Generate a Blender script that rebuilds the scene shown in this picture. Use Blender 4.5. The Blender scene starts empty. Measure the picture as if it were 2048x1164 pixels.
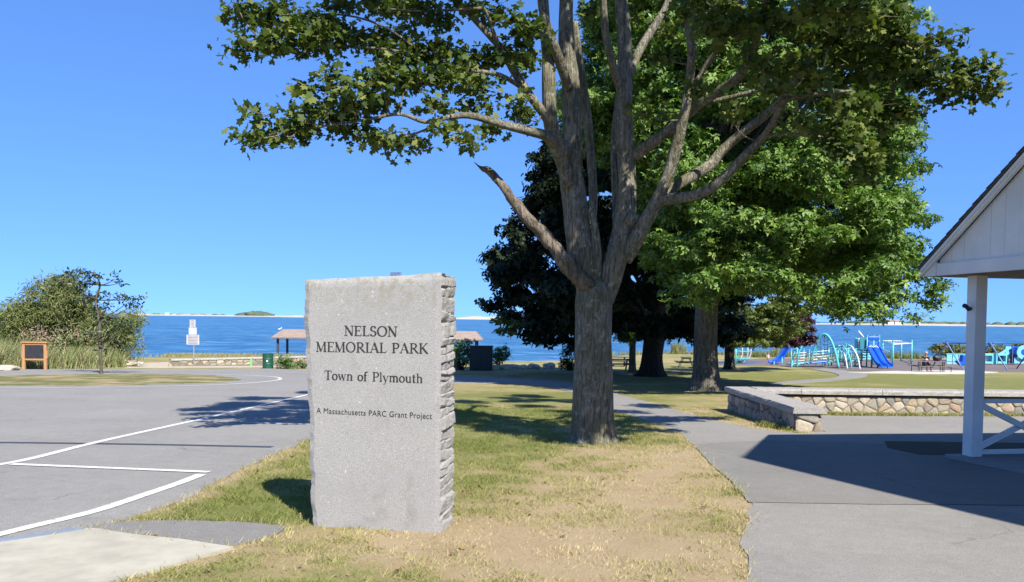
import bpy, bmesh, math, random
import numpy as np
from mathutils import Vector, Matrix

random.seed(7)
rng = np.random.default_rng(11)
scene = bpy.context.scene
col = scene.collection
R = math.radians

# ------------------------------------------------------------------ camera, sky, sun, exposure
F, IW, IH = 1600.0, 2048.0, 1164.0
HORIZON, ROLL, PITCH, EYE = 636.5, 0.0114, R(-2.0), 1.5
CY = HORIZON + F * math.tan(-PITCH)
CM = Matrix.Rotation(math.pi / 2 + PITCH, 3, 'X') @ Matrix.Rotation(ROLL, 3, 'Z')
CAM = Vector((0, 0, EYE))
cd = bpy.data.cameras.new('camera')
cam = bpy.data.objects.new('camera', cd)
col.objects.link(cam)
cam.matrix_world = Matrix.Translation(CAM) @ CM.to_4x4()
cd.sensor_width = 36.0
cd.lens = F / IW * 36.0
cd.shift_y = (CY - IH / 2) / IW
cd.clip_start, cd.clip_end = 0.05, 30000
scene.camera = cam

SUN_EL, SUN_AZ = R(45.0), (0.46, -0.888)          # direction on the ground towards the sun
world = bpy.data.worlds.new('World')
scene.world = world
world.use_nodes = True
wn = world.node_tree
sky = wn.nodes.new('ShaderNodeTexSky')
sky.sky_type = 'NISHITA'
sky.sun_disc = False
sky.sun_elevation = SUN_EL
sky.sun_rotation = math.atan2(SUN_AZ[0], SUN_AZ[1])
sky.altitude = 0
sky.air_density = 1.0
sky.dust_density = 0.0
sky.ozone_density = 10.0
# clear, deep blue sky: the whole dome is read a little above its own elevation (no milky band low down) and cooled a touch
_tc = wn.nodes.new('ShaderNodeTexCoord')
_ad = wn.nodes.new('ShaderNodeVectorMath'); _ad.operation = 'ADD'; _ad.inputs[1].default_value = (0, 0, 0.12)
_no = wn.nodes.new('ShaderNodeVectorMath'); _no.operation = 'NORMALIZE'
_mu = wn.nodes.new('ShaderNodeVectorMath'); _mu.operation = 'MULTIPLY'; _mu.inputs[1].default_value = (0.81, 1.13, 1.64)
wn.links.new(_tc.outputs['Generated'], _ad.inputs[0]); wn.links.new(_ad.outputs[0], _no.inputs[0]); wn.links.new(_no.outputs[0], sky.inputs[0])
_ga = wn.nodes.new('ShaderNodeGamma'); _ga.inputs[1].default_value = 0.74
wn.links.new(sky.outputs[0], _ga.inputs[0]); wn.links.new(_ga.outputs[0], _mu.inputs[0])
wn.links.new(_mu.outputs[0], wn.nodes['Background'].inputs[0])
wn.nodes['Background'].inputs[1].default_value = 0.10
sl = bpy.data.lights.new('sun', 'SUN')
sl.energy = 4.7
sl.angle = R(0.5)
sl.color = (1.0, 0.945, 0.84)
so = bpy.data.objects.new('sun', sl)
col.objects.link(so)
so.location = (20, -30, 40)
so.rotation_euler = Vector((-SUN_AZ[0], -SUN_AZ[1], -math.tan(SUN_EL))).to_track_quat('-Z', 'Y').to_euler()
vs = scene.view_settings
vs.view_transform, vs.look, vs.exposure, vs.gamma = 'Standard', 'None', 1.1, 1.0
vs.use_curve_mapping = False
cy_ = scene.cycles
cy_.max_bounces, cy_.diffuse_bounces, cy_.glossy_bounces, cy_.transmission_bounces, cy_.transparent_max_bounces = 6, 3, 2, 3, 4
cy_.use_denoising = True
cy_.sample_clamp_indirect = 4.0

# ------------------------------------------------------------------ ground shape and pixel helpers
def smooth01(a, b, t):
    t = np.clip((t - a) / (b - a), 0, 1)
    return t * t * (3 - 2 * t)

def gz(x, y):
    s2 = 0.035 - 0.023 * smooth01(-4.0, 14.0, x)
    return -0.035 * np.minimum(y, 60.0) - s2 * np.maximum(y - 60.0, 0.0)

def ray(px, py):
    return CM @ Vector(((px - IW / 2) / F, -(py - CY) / F, -1.0))

def P(px, py, d):
    v = ray(px, py)
    return CAM + v * (d / v.y)

def G(px, py, dz=0.0):
    v = ray(px, py)
    v = v / v.y
    a, b = 1.0, 220.0
    for _ in range(60):
        m = (a + b) / 2
        q = CAM + v * m
        if q.z > gz(q.x, q.y) + dz: a = m
        else: b = m
    return CAM + v * a

def proj(p):
    v = CM.transposed() @ (Vector(p) - CAM)
    return (IW / 2 + F * v.x / -v.z, CY - F * v.y / -v.z)

def S(d, px=1.0):
    return px * d / F

# ------------------------------------------------------------------ numpy noise
def _h(ix, iy, s):
    n = (ix.astype(np.int64) * 374761393 + iy.astype(np.int64) * 668265263 + s * 974711) & 0x7fffffff
    n = ((n ^ (n >> 13)) * 1274126177) & 0x7fffffff
    return ((n ^ (n >> 16)) & 0xffff) / 65535.0

def vnoise(x, y, s=0):
    x = np.asarray(x, float); y = np.asarray(y, float)
    ix, iy = np.floor(x), np.floor(y)
    fx, fy = x - ix, y - iy
    fx, fy = fx * fx * (3 - 2 * fx), fy * fy * (3 - 2 * fy)
    a, b, c, d = _h(ix, iy, s), _h(ix + 1, iy, s), _h(ix, iy + 1, s), _h(ix + 1, iy + 1, s)
    return (a * (1 - fx) + b * fx) * (1 - fy) + (c * (1 - fx) + d * fx) * fy

def fbm(x, y, s=0, o=4):
    v, a, t = 0.0, 0.5, 0.0
    for i in range(o):
        v = v + a * vnoise(np.asarray(x) * 2 ** i, np.asarray(y) * 2 ** i, s + i * 17)
        t += a; a *= 0.5
    return v / t

# ------------------------------------------------------------------ materials
MATS = {}
def nodes_of(name):
    m = bpy.data.materials.new(name)
    m.use_nodes = True
    nt = m.node_tree
    return m, nt, nt.nodes['Principled BSDF']

def mixc(nt, fac, a, b, mode='MIX'):
    n = nt.nodes.new('ShaderNodeMix'); n.data_type = 'RGBA'; n.blend_type = mode
    for sock, v in ((n.inputs[0], fac), (n.inputs[6], a), (n.inputs[7], b)):
        if hasattr(v, 'is_output'): nt.links.new(v, sock)
        elif isinstance(v, (int, float)): sock.default_value = v
        else: sock.default_value = (*v, 1)
    return n.outputs[2]

def ramp(nt, src, stops):
    n = nt.nodes.new('ShaderNodeValToRGB')
    e = n.color_ramp.elements
    while len(e) < len(stops): e.new(0.5)
    for k, (p, c) in zip(e, stops):
        k.position = p
        k.color = (c, c, c, 1) if isinstance(c, (int, float)) else (*c, 1)
    nt.links.new(src, n.inputs[0])
    return n.outputs[0]

def pos(nt, scale=(1, 1, 1), obj=False):
    if obj:
        o = nt.nodes.new('ShaderNodeTexCoord').outputs['Object']
    else:
        o = nt.nodes.new('ShaderNodeNewGeometry').outputs['Position']
    m = nt.nodes.new('ShaderNodeMapping')
    m.inputs['Scale'].default_value = scale
    nt.links.new(o, m.inputs[0])
    return m.outputs[0]

def noise(nt, vec, scale, detail=4, rough=0.55, dist=0.0):
    n = nt.nodes.new('ShaderNodeTexNoise')
    n.inputs['Scale'].default_value = scale
    n.inputs['Detail'].default_value = detail
    n.inputs['Roughness'].default_value = rough
    n.inputs['Distortion'].default_value = dist
    nt.links.new(vec, n.inputs['Vector'])
    return n.outputs[0]

def voro(nt, vec, scale, feature='F1', out='Distance'):
    n = nt.nodes.new('ShaderNodeTexVoronoi'); n.feature = feature
    n.inputs['Scale'].default_value = scale
    nt.links.new(vec, n.inputs['Vector'])
    return n.outputs[out]

def bump(nt, b, h, strength=0.4, dist=0.02):
    n = nt.nodes.new('ShaderNodeBump')
    n.inputs['Strength'].default_value = strength
    n.inputs['Distance'].default_value = dist
    nt.links.new(h, n.inputs['Height'])
    nt.links.new(n.outputs[0], b.inputs['Normal'])

def attr(nt, name, out='Fac'):
    n = nt.nodes.new('ShaderNodeAttribute'); n.attribute_name = name
    return n.outputs[out]

def pm(name, c1, c2=None, scale=6.0, rough=0.7, bmp=0.0, bscale=30.0, bdist=0.01, metal=0.0, spec=0.4, lo=0.35, hi=0.65, sc=(1, 1, 1)):
    """plain procedural material: two tones mixed by noise, optional relief"""
    if name in MATS: return MATS[name]
    m, nt, b = nodes_of(name)
    v = pos(nt, sc)
    if c2 is None: c2 = tuple(x * 0.82 for x in c1)
    f = ramp(nt, noise(nt, v, scale, 5, 0.6), [(lo, 0.0), (hi, 1.0)])
    nt.links.new(mixc(nt, f, c1, c2), b.inputs['Base Color'])
    b.inputs['Roughness'].default_value = rough
    b.inputs['Metallic'].default_value = metal
    b.inputs['Specular IOR Level'].default_value = spec
    if bmp: bump(nt, b, noise(nt, v, bscale, 4), bmp, bdist)
    MATS[name] = m
    return m

def leaf_mat(name, dark, mid, light, trans=0.35, rough=0.45, spec=0.4):
    m, nt, b = nodes_of(name)
    t = attr(nt, 'tint')
    c = ramp(nt, t, [(0.0, dark), (0.5, mid), (1.0, light)])
    nt.links.new(c, b.inputs['Base Color'])
    b.inputs['Roughness'].default_value = rough
    b.inputs['Specular IOR Level'].default_value = spec
    tr = nt.nodes.new('ShaderNodeBsdfTranslucent')
    tc = mixc(nt, 1.0, c, (1.0, 1.15, 0.45), 'MULTIPLY')
    nt.links.new(tc, tr.inputs[0])
    mx = nt.nodes.new('ShaderNodeMixShader'); mx.inputs[0].default_value = trans
    nt.links.new(b.outputs[0], mx.inputs[1]); nt.links.new(tr.outputs[0], mx.inputs[2])
    nt.links.new(mx.outputs[0], nt.nodes['Material Output'].inputs[0])
    return m

def ground_mat():
    m, nt, b = nodes_of('lawn_turf')
    v = pos(nt)
    n0 = noise(nt, v, 2.3, 6, 0.7)
    dry = attr(nt, 'dry')
    n1 = noise(nt, v, 9, 6, 0.65)
    n2 = noise(nt, v, 60, 4, 0.7)
    add = nt.nodes.new('ShaderNodeMath'); add.operation = 'MULTIPLY_ADD'
    nt.links.new(n1, add.inputs[0]); add.inputs[1].default_value = 0.7
    nt.links.new(dry, add.inputs[2])
    ad2 = nt.nodes.new('ShaderNodeMath'); ad2.operation = 'MULTIPLY_ADD'
    nt.links.new(n2, ad2.inputs[0]); ad2.inputs[1].default_value = 0.55
    nt.links.new(add.outputs[0], ad2.inputs[2])
    c = ramp(nt, ad2.outputs[0], [(0.58, (0.155, 0.17, 0.05)), (0.8, (0.235, 0.22, 0.09)), (1.0, (0.31, 0.25, 0.125))])
    sub = nt.nodes.new('ShaderNodeMath'); sub.operation = 'SUBTRACT'
    nt.links.new(ad2.outputs[0], sub.inputs[0]); sub.inputs[1].default_value = 0.95
    d = ramp(nt, sub.outputs[0], [(0.0, 0.0), (0.3, 1.0)])
    c = mixc(nt, d, c, (0.37, 0.285, 0.175))
    c = mixc(nt, ramp(nt, n0, [(0.45, 0.0), (0.72, 0.55)]), c, (0.27, 0.20, 0.105))
    n9 = noise(nt, v, 24, 4, 0.75)
    c = mixc(nt, ramp(nt, n9, [(0.3, 0.55), (0.45, 0.0)]), c, mixc(nt, 1.0, c, (0.55, 0.52, 0.45), 'MULTIPLY'))
    c = mixc(nt, ramp(nt, n9, [(0.62, 0.0), (0.72, 0.5)]), c, (0.46, 0.38, 0.25))
    sh = attr(nt, 'shore')
    c = mixc(nt, sh, c, (0.36, 0.30, 0.22))
    nt.links.new(c, b.inputs['Base Color'])
    b.inputs['Roughness'].default_value = 0.95
    b.inputs['Specular IOR Level'].default_value = 0.1
    bump(nt, b, n2, 0.8, 0.03)
    return m

def asphalt_mat(name, base, tone=(1, 1, 1), fleck=0.5):
    m, nt, b = nodes_of(name)
    v = pos(nt)
    big = noise(nt, v, 0.5, 5, 0.6)
    fine = noise(nt, v, 75, 4, 0.85)
    c0 = tuple(base * t for t in tone)
    c = mixc(nt, ramp(nt, big, [(0.3, 0.0), (0.7, 1.0)]), tuple(x * 0.86 for x in c0), tuple(x * 1.12 for x in c0))
    mid = noise(nt, v, 6.0, 6, 0.7)
    c = mixc(nt, ramp(nt, mid, [(0.42, 0.0), (0.75, 0.55)]), c, tuple(x * 1.3 for x in c0))
    c = mixc(nt, ramp(nt, fine, [(0.40, 0.9), (0.5, 0.0)]), c, tuple(x * 0.62 for x in c0))
    stn = noise(nt, v, 1.3, 6, 0.72, 0.6)
    c = mixc(nt, ramp(nt, stn, [(0.58, 0.0), (0.74, 0.55)]), c, tuple(x * 0.66 for x in c0))
    wob = nt.nodes.new('ShaderNodeVectorMath'); wob.operation = 'ADD'
    nc = nt.nodes.new('ShaderNodeTexNoise'); nc.inputs['Scale'].default_value = 1.6; nc.inputs['Detail'].default_value = 5
    nt.links.new(v, nc.inputs['Vector']); nt.links.new(v, wob.inputs[0]); nt.links.new(nc.outputs['Color'], wob.inputs[1])
    crk = voro(nt, wob.outputs[0], 0.42, 'DISTANCE_TO_EDGE')
    cm_ = nt.nodes.new('ShaderNodeMath'); cm_.operation = 'MULTIPLY'
    nt.links.new(ramp(nt, crk, [(0.003, 0.5), (0.007, 0.0)]), cm_.inputs[0])
    nt.links.new(ramp(nt, noise(nt, v, 0.35, 3), [(0.52, 0.0), (0.62, 1.0)]), cm_.inputs[1])
    c = mixc(nt, cm_.outputs[0], c, tuple(x * 0.3 for x in c0))
    vo = voro(nt, v, 48)
    c = mixc(nt, ramp(nt, vo, [(0.0, fleck), (0.16, 0.0)]), c, (0.5, 0.48, 0.45))
    nt.links.new(c, b.inputs['Base Color'])
    b.inputs['Roughness'].default_value = 0.9
    b.inputs['Specular IOR Level'].default_value = 0.25
    bump(nt, b, fine, 0.5, 0.006)
    return m

def granite_mat():
    m, nt, b = nodes_of('speckled_granite')
    v = pos(nt)
    f1 = noise(nt, v, 120, 3, 0.7)
    c = mixc(nt, ramp(nt, f1, [(0.34, 0.0), (0.66, 1.0)]), (0.225, 0.219, 0.212), (0.345, 0.335, 0.318))
    v1 = voro(nt, v, 95)
    pick = noise(nt, v, 40, 2, 0.5)
    mk = nt.nodes.new('ShaderNodeMath'); mk.operation = 'MULTIPLY'
    nt.links.new(ramp(nt, v1, [(0.14, 0.9), (0.30, 0.0)]), mk.inputs[0]); nt.links.new(ramp(nt, pick, [(0.40, 0.0), (0.5, 1.0)]), mk.inputs[1])
    c = mixc(nt, mk.outputs[0], c, (0.10, 0.10, 0.105))
    f3 = noise(nt, v, 42, 2, 0.5)
    c = mixc(nt, ramp(nt, f3, [(0.70, 0.0), (0.76, 0.8)]), c, (0.62, 0.61, 0.59))
    cloud = noise(nt, v, 3.0, 5, 0.6)
    c = mixc(nt, ramp(nt, cloud, [(0.35, 0.0), (0.7, 0.35)]), c, (0.22, 0.215, 0.215))
    st = noise(nt, pos(nt, (1, 1, 0.5)), 2.4, 7, 0.68, 0.5)
    c = mixc(nt, ramp(nt, st, [(0.56, 0.0), (0.74, 0.55)]), c, (0.13, 0.118, 0.10))
    rs = noise(nt, pos(nt, (1, 1, 5.0)), 2.6, 6, 0.72)
    c = mixc(nt, ramp(nt, rs, [(0.60, 0.0), (0.76, 0.45)]), c, (0.27, 0.185, 0.11))
    geo = nt.nodes.new('ShaderNodeNewGeometry')
    sx = nt.nodes.new('ShaderNodeSeparateXYZ'); nt.links.new(geo.outputs['Position'], sx.inputs[0])
    mr = nt.nodes.new('ShaderNodeMapRange'); mr.inputs[1].default_value = 1.45; mr.inputs[2].default_value = 1.80
    nt.links.new(sx.outputs[2], mr.inputs[0])
    li = noise(nt, v, 15, 6, 0.75)
    mm = nt.nodes.new('ShaderNodeMath'); mm.operation = 'MULTIPLY'
    nt.links.new(ramp(nt, li, [(0.5, 0.0), (0.58, 1.0)]), mm.inputs[0]); nt.links.new(mr.outputs[0], mm.inputs[1])
    c = mixc(nt, mm.outputs[0], c, (0.215, 0.205, 0.155))
    ls = noise(nt, v, 6.5, 3, 0.5)
    c = mixc(nt, ramp(nt, ls, [(0.70, 0.0), (0.735, 0.6)]), c, (0.36, 0.355, 0.29))
    nt.links.new(c, b.inputs['Base Color'])
    b.inputs['Roughness'].default_value = 0.8
    b.inputs['Specular IOR Level'].default_value = 0.3
    bump(nt, b, f1, 0.6, 0.004)
    return m

def bark_mat(name, c1, c2, lichen=0.5, scale=16.0):
    m, nt, b = nodes_of(name)
    v = pos(nt, (1, 1, 0.2))
    g = noise(nt, v, scale * 2.2, 6, 0.7, 0.25)
    rid = noise(nt, pos(nt, (1, 1, 0.13)), scale * 1.5, 4, 0.65, 0.5)
    c = mixc(nt, ramp(nt, g, [(0.38, 0.0), (0.6, 1.0)]), tuple(x * 0.7 for x in c1), c2)
    c = mixc(nt, ramp(nt, rid, [(0.38, 0.9), (0.48, 0.0)]), c, tuple(x * 0.4 for x in c1))
    big = noise(nt, pos(nt), 1.9, 5, 0.65)
    c = mixc(nt, ramp(nt, big, [(0.42, 0.0), (0.66, 0.75)]), c, (c1[0] * 0.62, c1[1] * 0.68, c1[2] * 0.45))
    red = noise(nt, pos(nt, (1, 1, .5)), 3.1, 4, 0.6)
    c = mixc(nt, ramp(nt, red, [(0.58, 0.0), (0.72, 0.45)]), c, (c1[0] * 1.0, c1[1] * 0.72, c1[2] * 0.5))
    li = noise(nt, pos(nt), 11, 5, 0.72)
    c = mixc(nt, ramp(nt, li, [(0.55, 0.0), (0.63, lichen)]), c, (0.34, 0.35, 0.29))
    nt.links.new(c, b.inputs['Base Color'])
    b.inputs['Roughness'].default_value = 0.95
    b.inputs['Specular IOR Level'].default_value = 0.12
    h = mixc(nt, 0.4, ramp(nt, rid, [(0.3, 0.0), (0.62, 1.0)]), g)
    bump(nt, b, h, 1.0, 0.04)
    return m

def water_mat():
    m, nt, b = nodes_of('sea_water')
    n1 = noise(nt, pos(nt, (0.16, 0.30, 1)), 1.0, 6, 0.66)
    n2 = noise(nt, pos(nt, (0.5, 1.2, 1)), 1.0, 5, 0.65)
    n3 = noise(nt, pos(nt, (0.004, 0.03, 1)), 1.0, 4, 0.6)
    n4 = noise(nt, pos(nt, (0.03, 0.09, 1)), 1.0, 4, 0.65)
    c = mixc(nt, ramp(nt, n3, [(0.38, 0.0), (0.66, 1.0)]), (0.022, 0.095, 0.195), (0.04, 0.145, 0.265))
    c = mixc(nt, ramp(nt, n4, [(0.5, 0.0), (0.72, 0.6)]), c, (0.06, 0.20, 0.36))
    c = mixc(nt, ramp(nt, n1, [(0.40, 0.85), (0.48, 0.0)]), c, (0.006, 0.05, 0.15))
    c = mixc(nt, ramp(nt, n1, [(0.55, 0.0), (0.64, 0.8)]), c, (0.14, 0.29, 0.42))  # wave glints painted into the colour, with darker ripples just above
    nt.links.new(c, b.inputs['Base Color'])
    b.inputs['Roughness'].default_value = 0.28
    b.inputs['IOR'].default_value = 1.333
    b.inputs['Specular IOR Level'].default_value = 0.3
    bump(nt, b, mixc(nt, 0.35, n1, n2), 1.0, 1.3)
    return m

def varied_mat(name, stops, rough=0.85, bscale=40, nscale=14):
    """one colour per object from its random number, mottled"""
    m, nt, b = nodes_of(name)
    oi = nt.nodes.new('ShaderNodeObjectInfo')
    c = ramp(nt, oi.outputs['Random'], stops)
    v = pos(nt)
    n = noise(nt, v, nscale, 6, 0.65)
    c = mixc(nt, ramp(nt, n, [(0.35, 0.0), (0.75, 0.55)]), c, mixc(nt, 1.0, c, (0.5, 0.48, 0.45), 'MULTIPLY'))
    nt.links.new(c, b.inputs['Base Color'])
    b.inputs['Roughness'].default_value = rough
    b.inputs['Specular IOR Level'].default_value = 0.25
    bump(nt, b, noise(nt, v, bscale, 4), 0.7, 0.012)
    return m

M_LAWN = ground_mat()
M_ASPH = asphalt_mat('parking_asphalt', 0.225, (1.0, 0.96, 0.89), 0.6)
M_ASPH2 = asphalt_mat('path_asphalt', 0.225, (1.0, 0.95, 0.87), 0.4)
M_ASPH3 = asphalt_mat('plaza_asphalt', 0.185, (1.0, 0.96, 0.89), 0.8)
M_CONC = pm('pale_concrete', (0.385, 0.36, 0.29), (0.30, 0.28, 0.225), 3.5, 0.9, 0.3, 120, 0.004)
M_PAINT = pm('road_paint', (0.58, 0.57, 0.54), (0.27, 0.265, 0.255), 22, 0.8, lo=0.5, hi=0.68)
M_DARKLINE = pm('dark_line_coat', (0.045, 0.045, 0.05), None, 8, 0.6)
M_GRAN = granite_mat()
M_INK = pm('black_letter_paint', (0.012, 0.012, 0.013), (0.03, 0.03, 0.03), 60, 0.6)
M_BARK = bark_mat('maple_bark', (0.17, 0.155, 0.118), (0.28, 0.255, 0.20), 0.6)
M_BARK_OAK = bark_mat('oak_bark', (0.12, 0.108, 0.09), (0.17, 0.152, 0.125), 0.2, 9.0)
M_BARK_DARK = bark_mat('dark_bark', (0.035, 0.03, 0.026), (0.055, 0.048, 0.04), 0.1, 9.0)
M_DEADWOOD = bark_mat('weathered_deadwood', (0.15, 0.115, 0.09), (0.27, 0.235, 0.20), 0.25, 14.0)
M_WATER = water_mat()
M_SAND = pm('beach_sand', (0.42, 0.36, 0.27), (0.34, 0.29, 0.22), 1.2, 0.95, 0.4, 30)
M_RUBBER = pm('playground_rubber', (0.15, 0.118, 0.105), (0.12, 0.098, 0.092), 3, 0.9)
M_RUBBLUE = pm('blue_rubber', (0.06, 0.10, 0.19), None, 3, 0.9)
M_STONE = varied_mat('rubble_stone', [(0.0, (0.36, 0.29, 0.19)), (0.25, (0.27, 0.255, 0.225)), (0.45, (0.38, 0.33, 0.26)),
                                      (0.6, (0.18, 0.185, 0.18)), (0.8, (0.33, 0.24, 0.165)), (1.0, (0.43, 0.39, 0.32))])
M_COPING = pm('granite_coping', (0.33, 0.31, 0.285), (0.2, 0.19, 0.175), 26, 0.85, 0.8, 55, 0.02, lo=0.4, hi=0.7)
M_MORTAR = pm('wall_mortar', (0.19, 0.168, 0.135), (0.12, 0.105, 0.085), 12, 0.95, 0.5, 40)
M_BOULDER = pm('pale_boulder', (0.46, 0.40, 0.32), (0.34, 0.29, 0.23), 4, 0.9, 0.6, 14, 0.03)
M_WHITEWOOD = pm('white_painted_wood', (0.80, 0.80, 0.77), (0.68, 0.68, 0.65), 1.5, 0.6, 0.15, 60, 0.003)
M_SOFFIT = pm('brown_soffit', (0.20, 0.15, 0.115), None, 5, 0.8)
M_SHINGLE = pm('asphalt_shingle', (0.12, 0.115, 0.115), (0.085, 0.082, 0.085), 8, 0.9, 0.5, 60)
M_TANROOF = pm('tan_roof', (0.27, 0.205, 0.165), (0.22, 0.17, 0.14), 2.0, 0.85)
M_DARKPOST = pm('dark_post', (0.05, 0.055, 0.075), None, 4, 0.6)
M_BLACK = pm('black_plastic', (0.02, 0.02, 0.022), (0.03, 0.03, 0.032), 10, 0.5)
M_SLATE = pm('black_board', (0.022, 0.022, 0.026), (0.035, 0.034, 0.038), 4, 0.45)
M_CEDAR = pm('orange_cedar', (0.42, 0.225, 0.10), (0.34, 0.175, 0.08), 6, 0.7, sc=(1, 1, 0.2))
M_GREENCAN = pm('green_barrel_paint', (0.012, 0.085, 0.05), (0.01, 0.06, 0.04), 6, 0.45)
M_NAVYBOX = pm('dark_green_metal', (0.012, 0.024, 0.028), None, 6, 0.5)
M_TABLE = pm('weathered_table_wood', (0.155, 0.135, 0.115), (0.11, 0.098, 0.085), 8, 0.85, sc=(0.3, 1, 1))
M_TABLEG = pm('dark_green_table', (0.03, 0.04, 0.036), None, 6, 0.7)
M_TEAL = pm('teal_powder_coat', (0.085, 0.43, 0.44), (0.07, 0.36, 0.38), 3, 0.4)
M_TEALD = pm('deep_teal_steel', (0.02, 0.16, 0.19), None, 3, 0.4)
M_BLUE = pm('blue_moulded_plastic', (0.008, 0.085, 0.50), (0.007, 0.07, 0.42), 2, 0.35)
M_LBLUE = pm('light_blue_plastic', (0.16, 0.50, 0.64), (0.14, 0.44, 0.58), 2, 0.45)
M_WHITE = pm('white_metal', (0.72, 0.72, 0.73), (0.6, 0.6, 0.62), 5, 0.45)
M_GREYMETAL = pm('galvanised_steel', (0.38, 0.39, 0.40), None, 8, 0.45, metal=0.4)
M_ROPE = pm('dark_rope', (0.03, 0.04, 0.06), None, 8, 0.8)
M_SWINGBLUE = pm('blue_swing_steel', (0.03, 0.09, 0.30), None, 4, 0.4)
M_SWINGLEG = pm('pale_blue_steel', (0.14, 0.26, 0.46), None, 4, 0.4)
M_SKIN = pm('skin', (0.42, 0.22, 0.16), (0.38, 0.19, 0.14), 12, 0.6)
M_NAVY = pm('navy_cloth', (0.016, 0.017, 0.035), None, 20, 0.9)
M_PINK = pm('pale_pink_cloth', (0.60, 0.42, 0.38), None, 20, 0.9)
M_HAIR = pm('grey_hair', (0.42, 0.36, 0.34), None, 40, 0.8)
M_HAIRB = pm('brown_hair', (0.09, 0.055, 0.03), None, 40, 0.8)
M_DUNE = pm('far_dune', (0.42, 0.37, 0.29), (0.34, 0.32, 0.24), 0.02, 0.95, lo=0.4, hi=0.6)
M_FARWOOD = pm('far_woods', (0.055, 0.085, 0.055), (0.10, 0.125, 0.075), 0.03, 0.95)

M_L_MAPLE = leaf_mat('maple_leaf', (0.024, 0.046, 0.011), (0.075, 0.115, 0.022), (0.21, 0.225, 0.06), 0.32, 0.6, 0.25)
M_L_OAK = leaf_mat('oak_leaf', (0.034, 0.075, 0.014), (0.095, 0.18, 0.028), (0.25, 0.34, 0.07), 0.22, 0.5, 0.35)
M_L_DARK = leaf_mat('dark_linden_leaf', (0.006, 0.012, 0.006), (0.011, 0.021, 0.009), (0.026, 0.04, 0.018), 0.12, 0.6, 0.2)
M_L_LIME = leaf_mat('yellow_green_leaf', (0.055, 0.085, 0.018), (0.10, 0.14, 0.03), (0.19, 0.22, 0.06), 0.3)
M_L_PLUM = leaf_mat('purple_plum_leaf', (0.025, 0.009, 0.015), (0.055, 0.02, 0.032), (0.11, 0.045, 0.06), 0.2)
M_L_YOUNG = leaf_mat('young_tree_leaf', (0.02, 0.032, 0.015), (0.04, 0.065, 0.024), (0.085, 0.11, 0.045), 0.25)
M_L_TAM = leaf_mat('tamarisk_frond', (0.11, 0.145, 0.045), (0.20, 0.23, 0.085), (0.31, 0.31, 0.15), 0.3, 0.7, 0.2)
M_L_BUSH = leaf_mat('bush_leaf', (0.05, 0.09, 0.018), (0.085, 0.15, 0.028), (0.15, 0.22, 0.05), 0.25)
M_L_ROSE = leaf_mat('rosehip_leaf', (0.05, 0.075, 0.02), (0.10, 0.13, 0.03), (0.24, 0.15, 0.06), 0.25)
M_L_REED = leaf_mat('reed_blade', (0.14, 0.185, 0.06), (0.26, 0.27, 0.12), (0.45, 0.38, 0.25), 0.3, 0.7, 0.2)
M_L_GRASS = leaf_mat('grass_blade', (0.185, 0.21, 0.06), (0.34, 0.305, 0.135), (0.56, 0.45, 0.27), 0.3, 0.7, 0.2)
M_L_DRYLEAF = leaf_mat('fallen_leaf', (0.05, 0.035, 0.02), (0.17, 0.11, 0.05), (0.33, 0.25, 0.10), 0.1, 0.8, 0.2)

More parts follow.
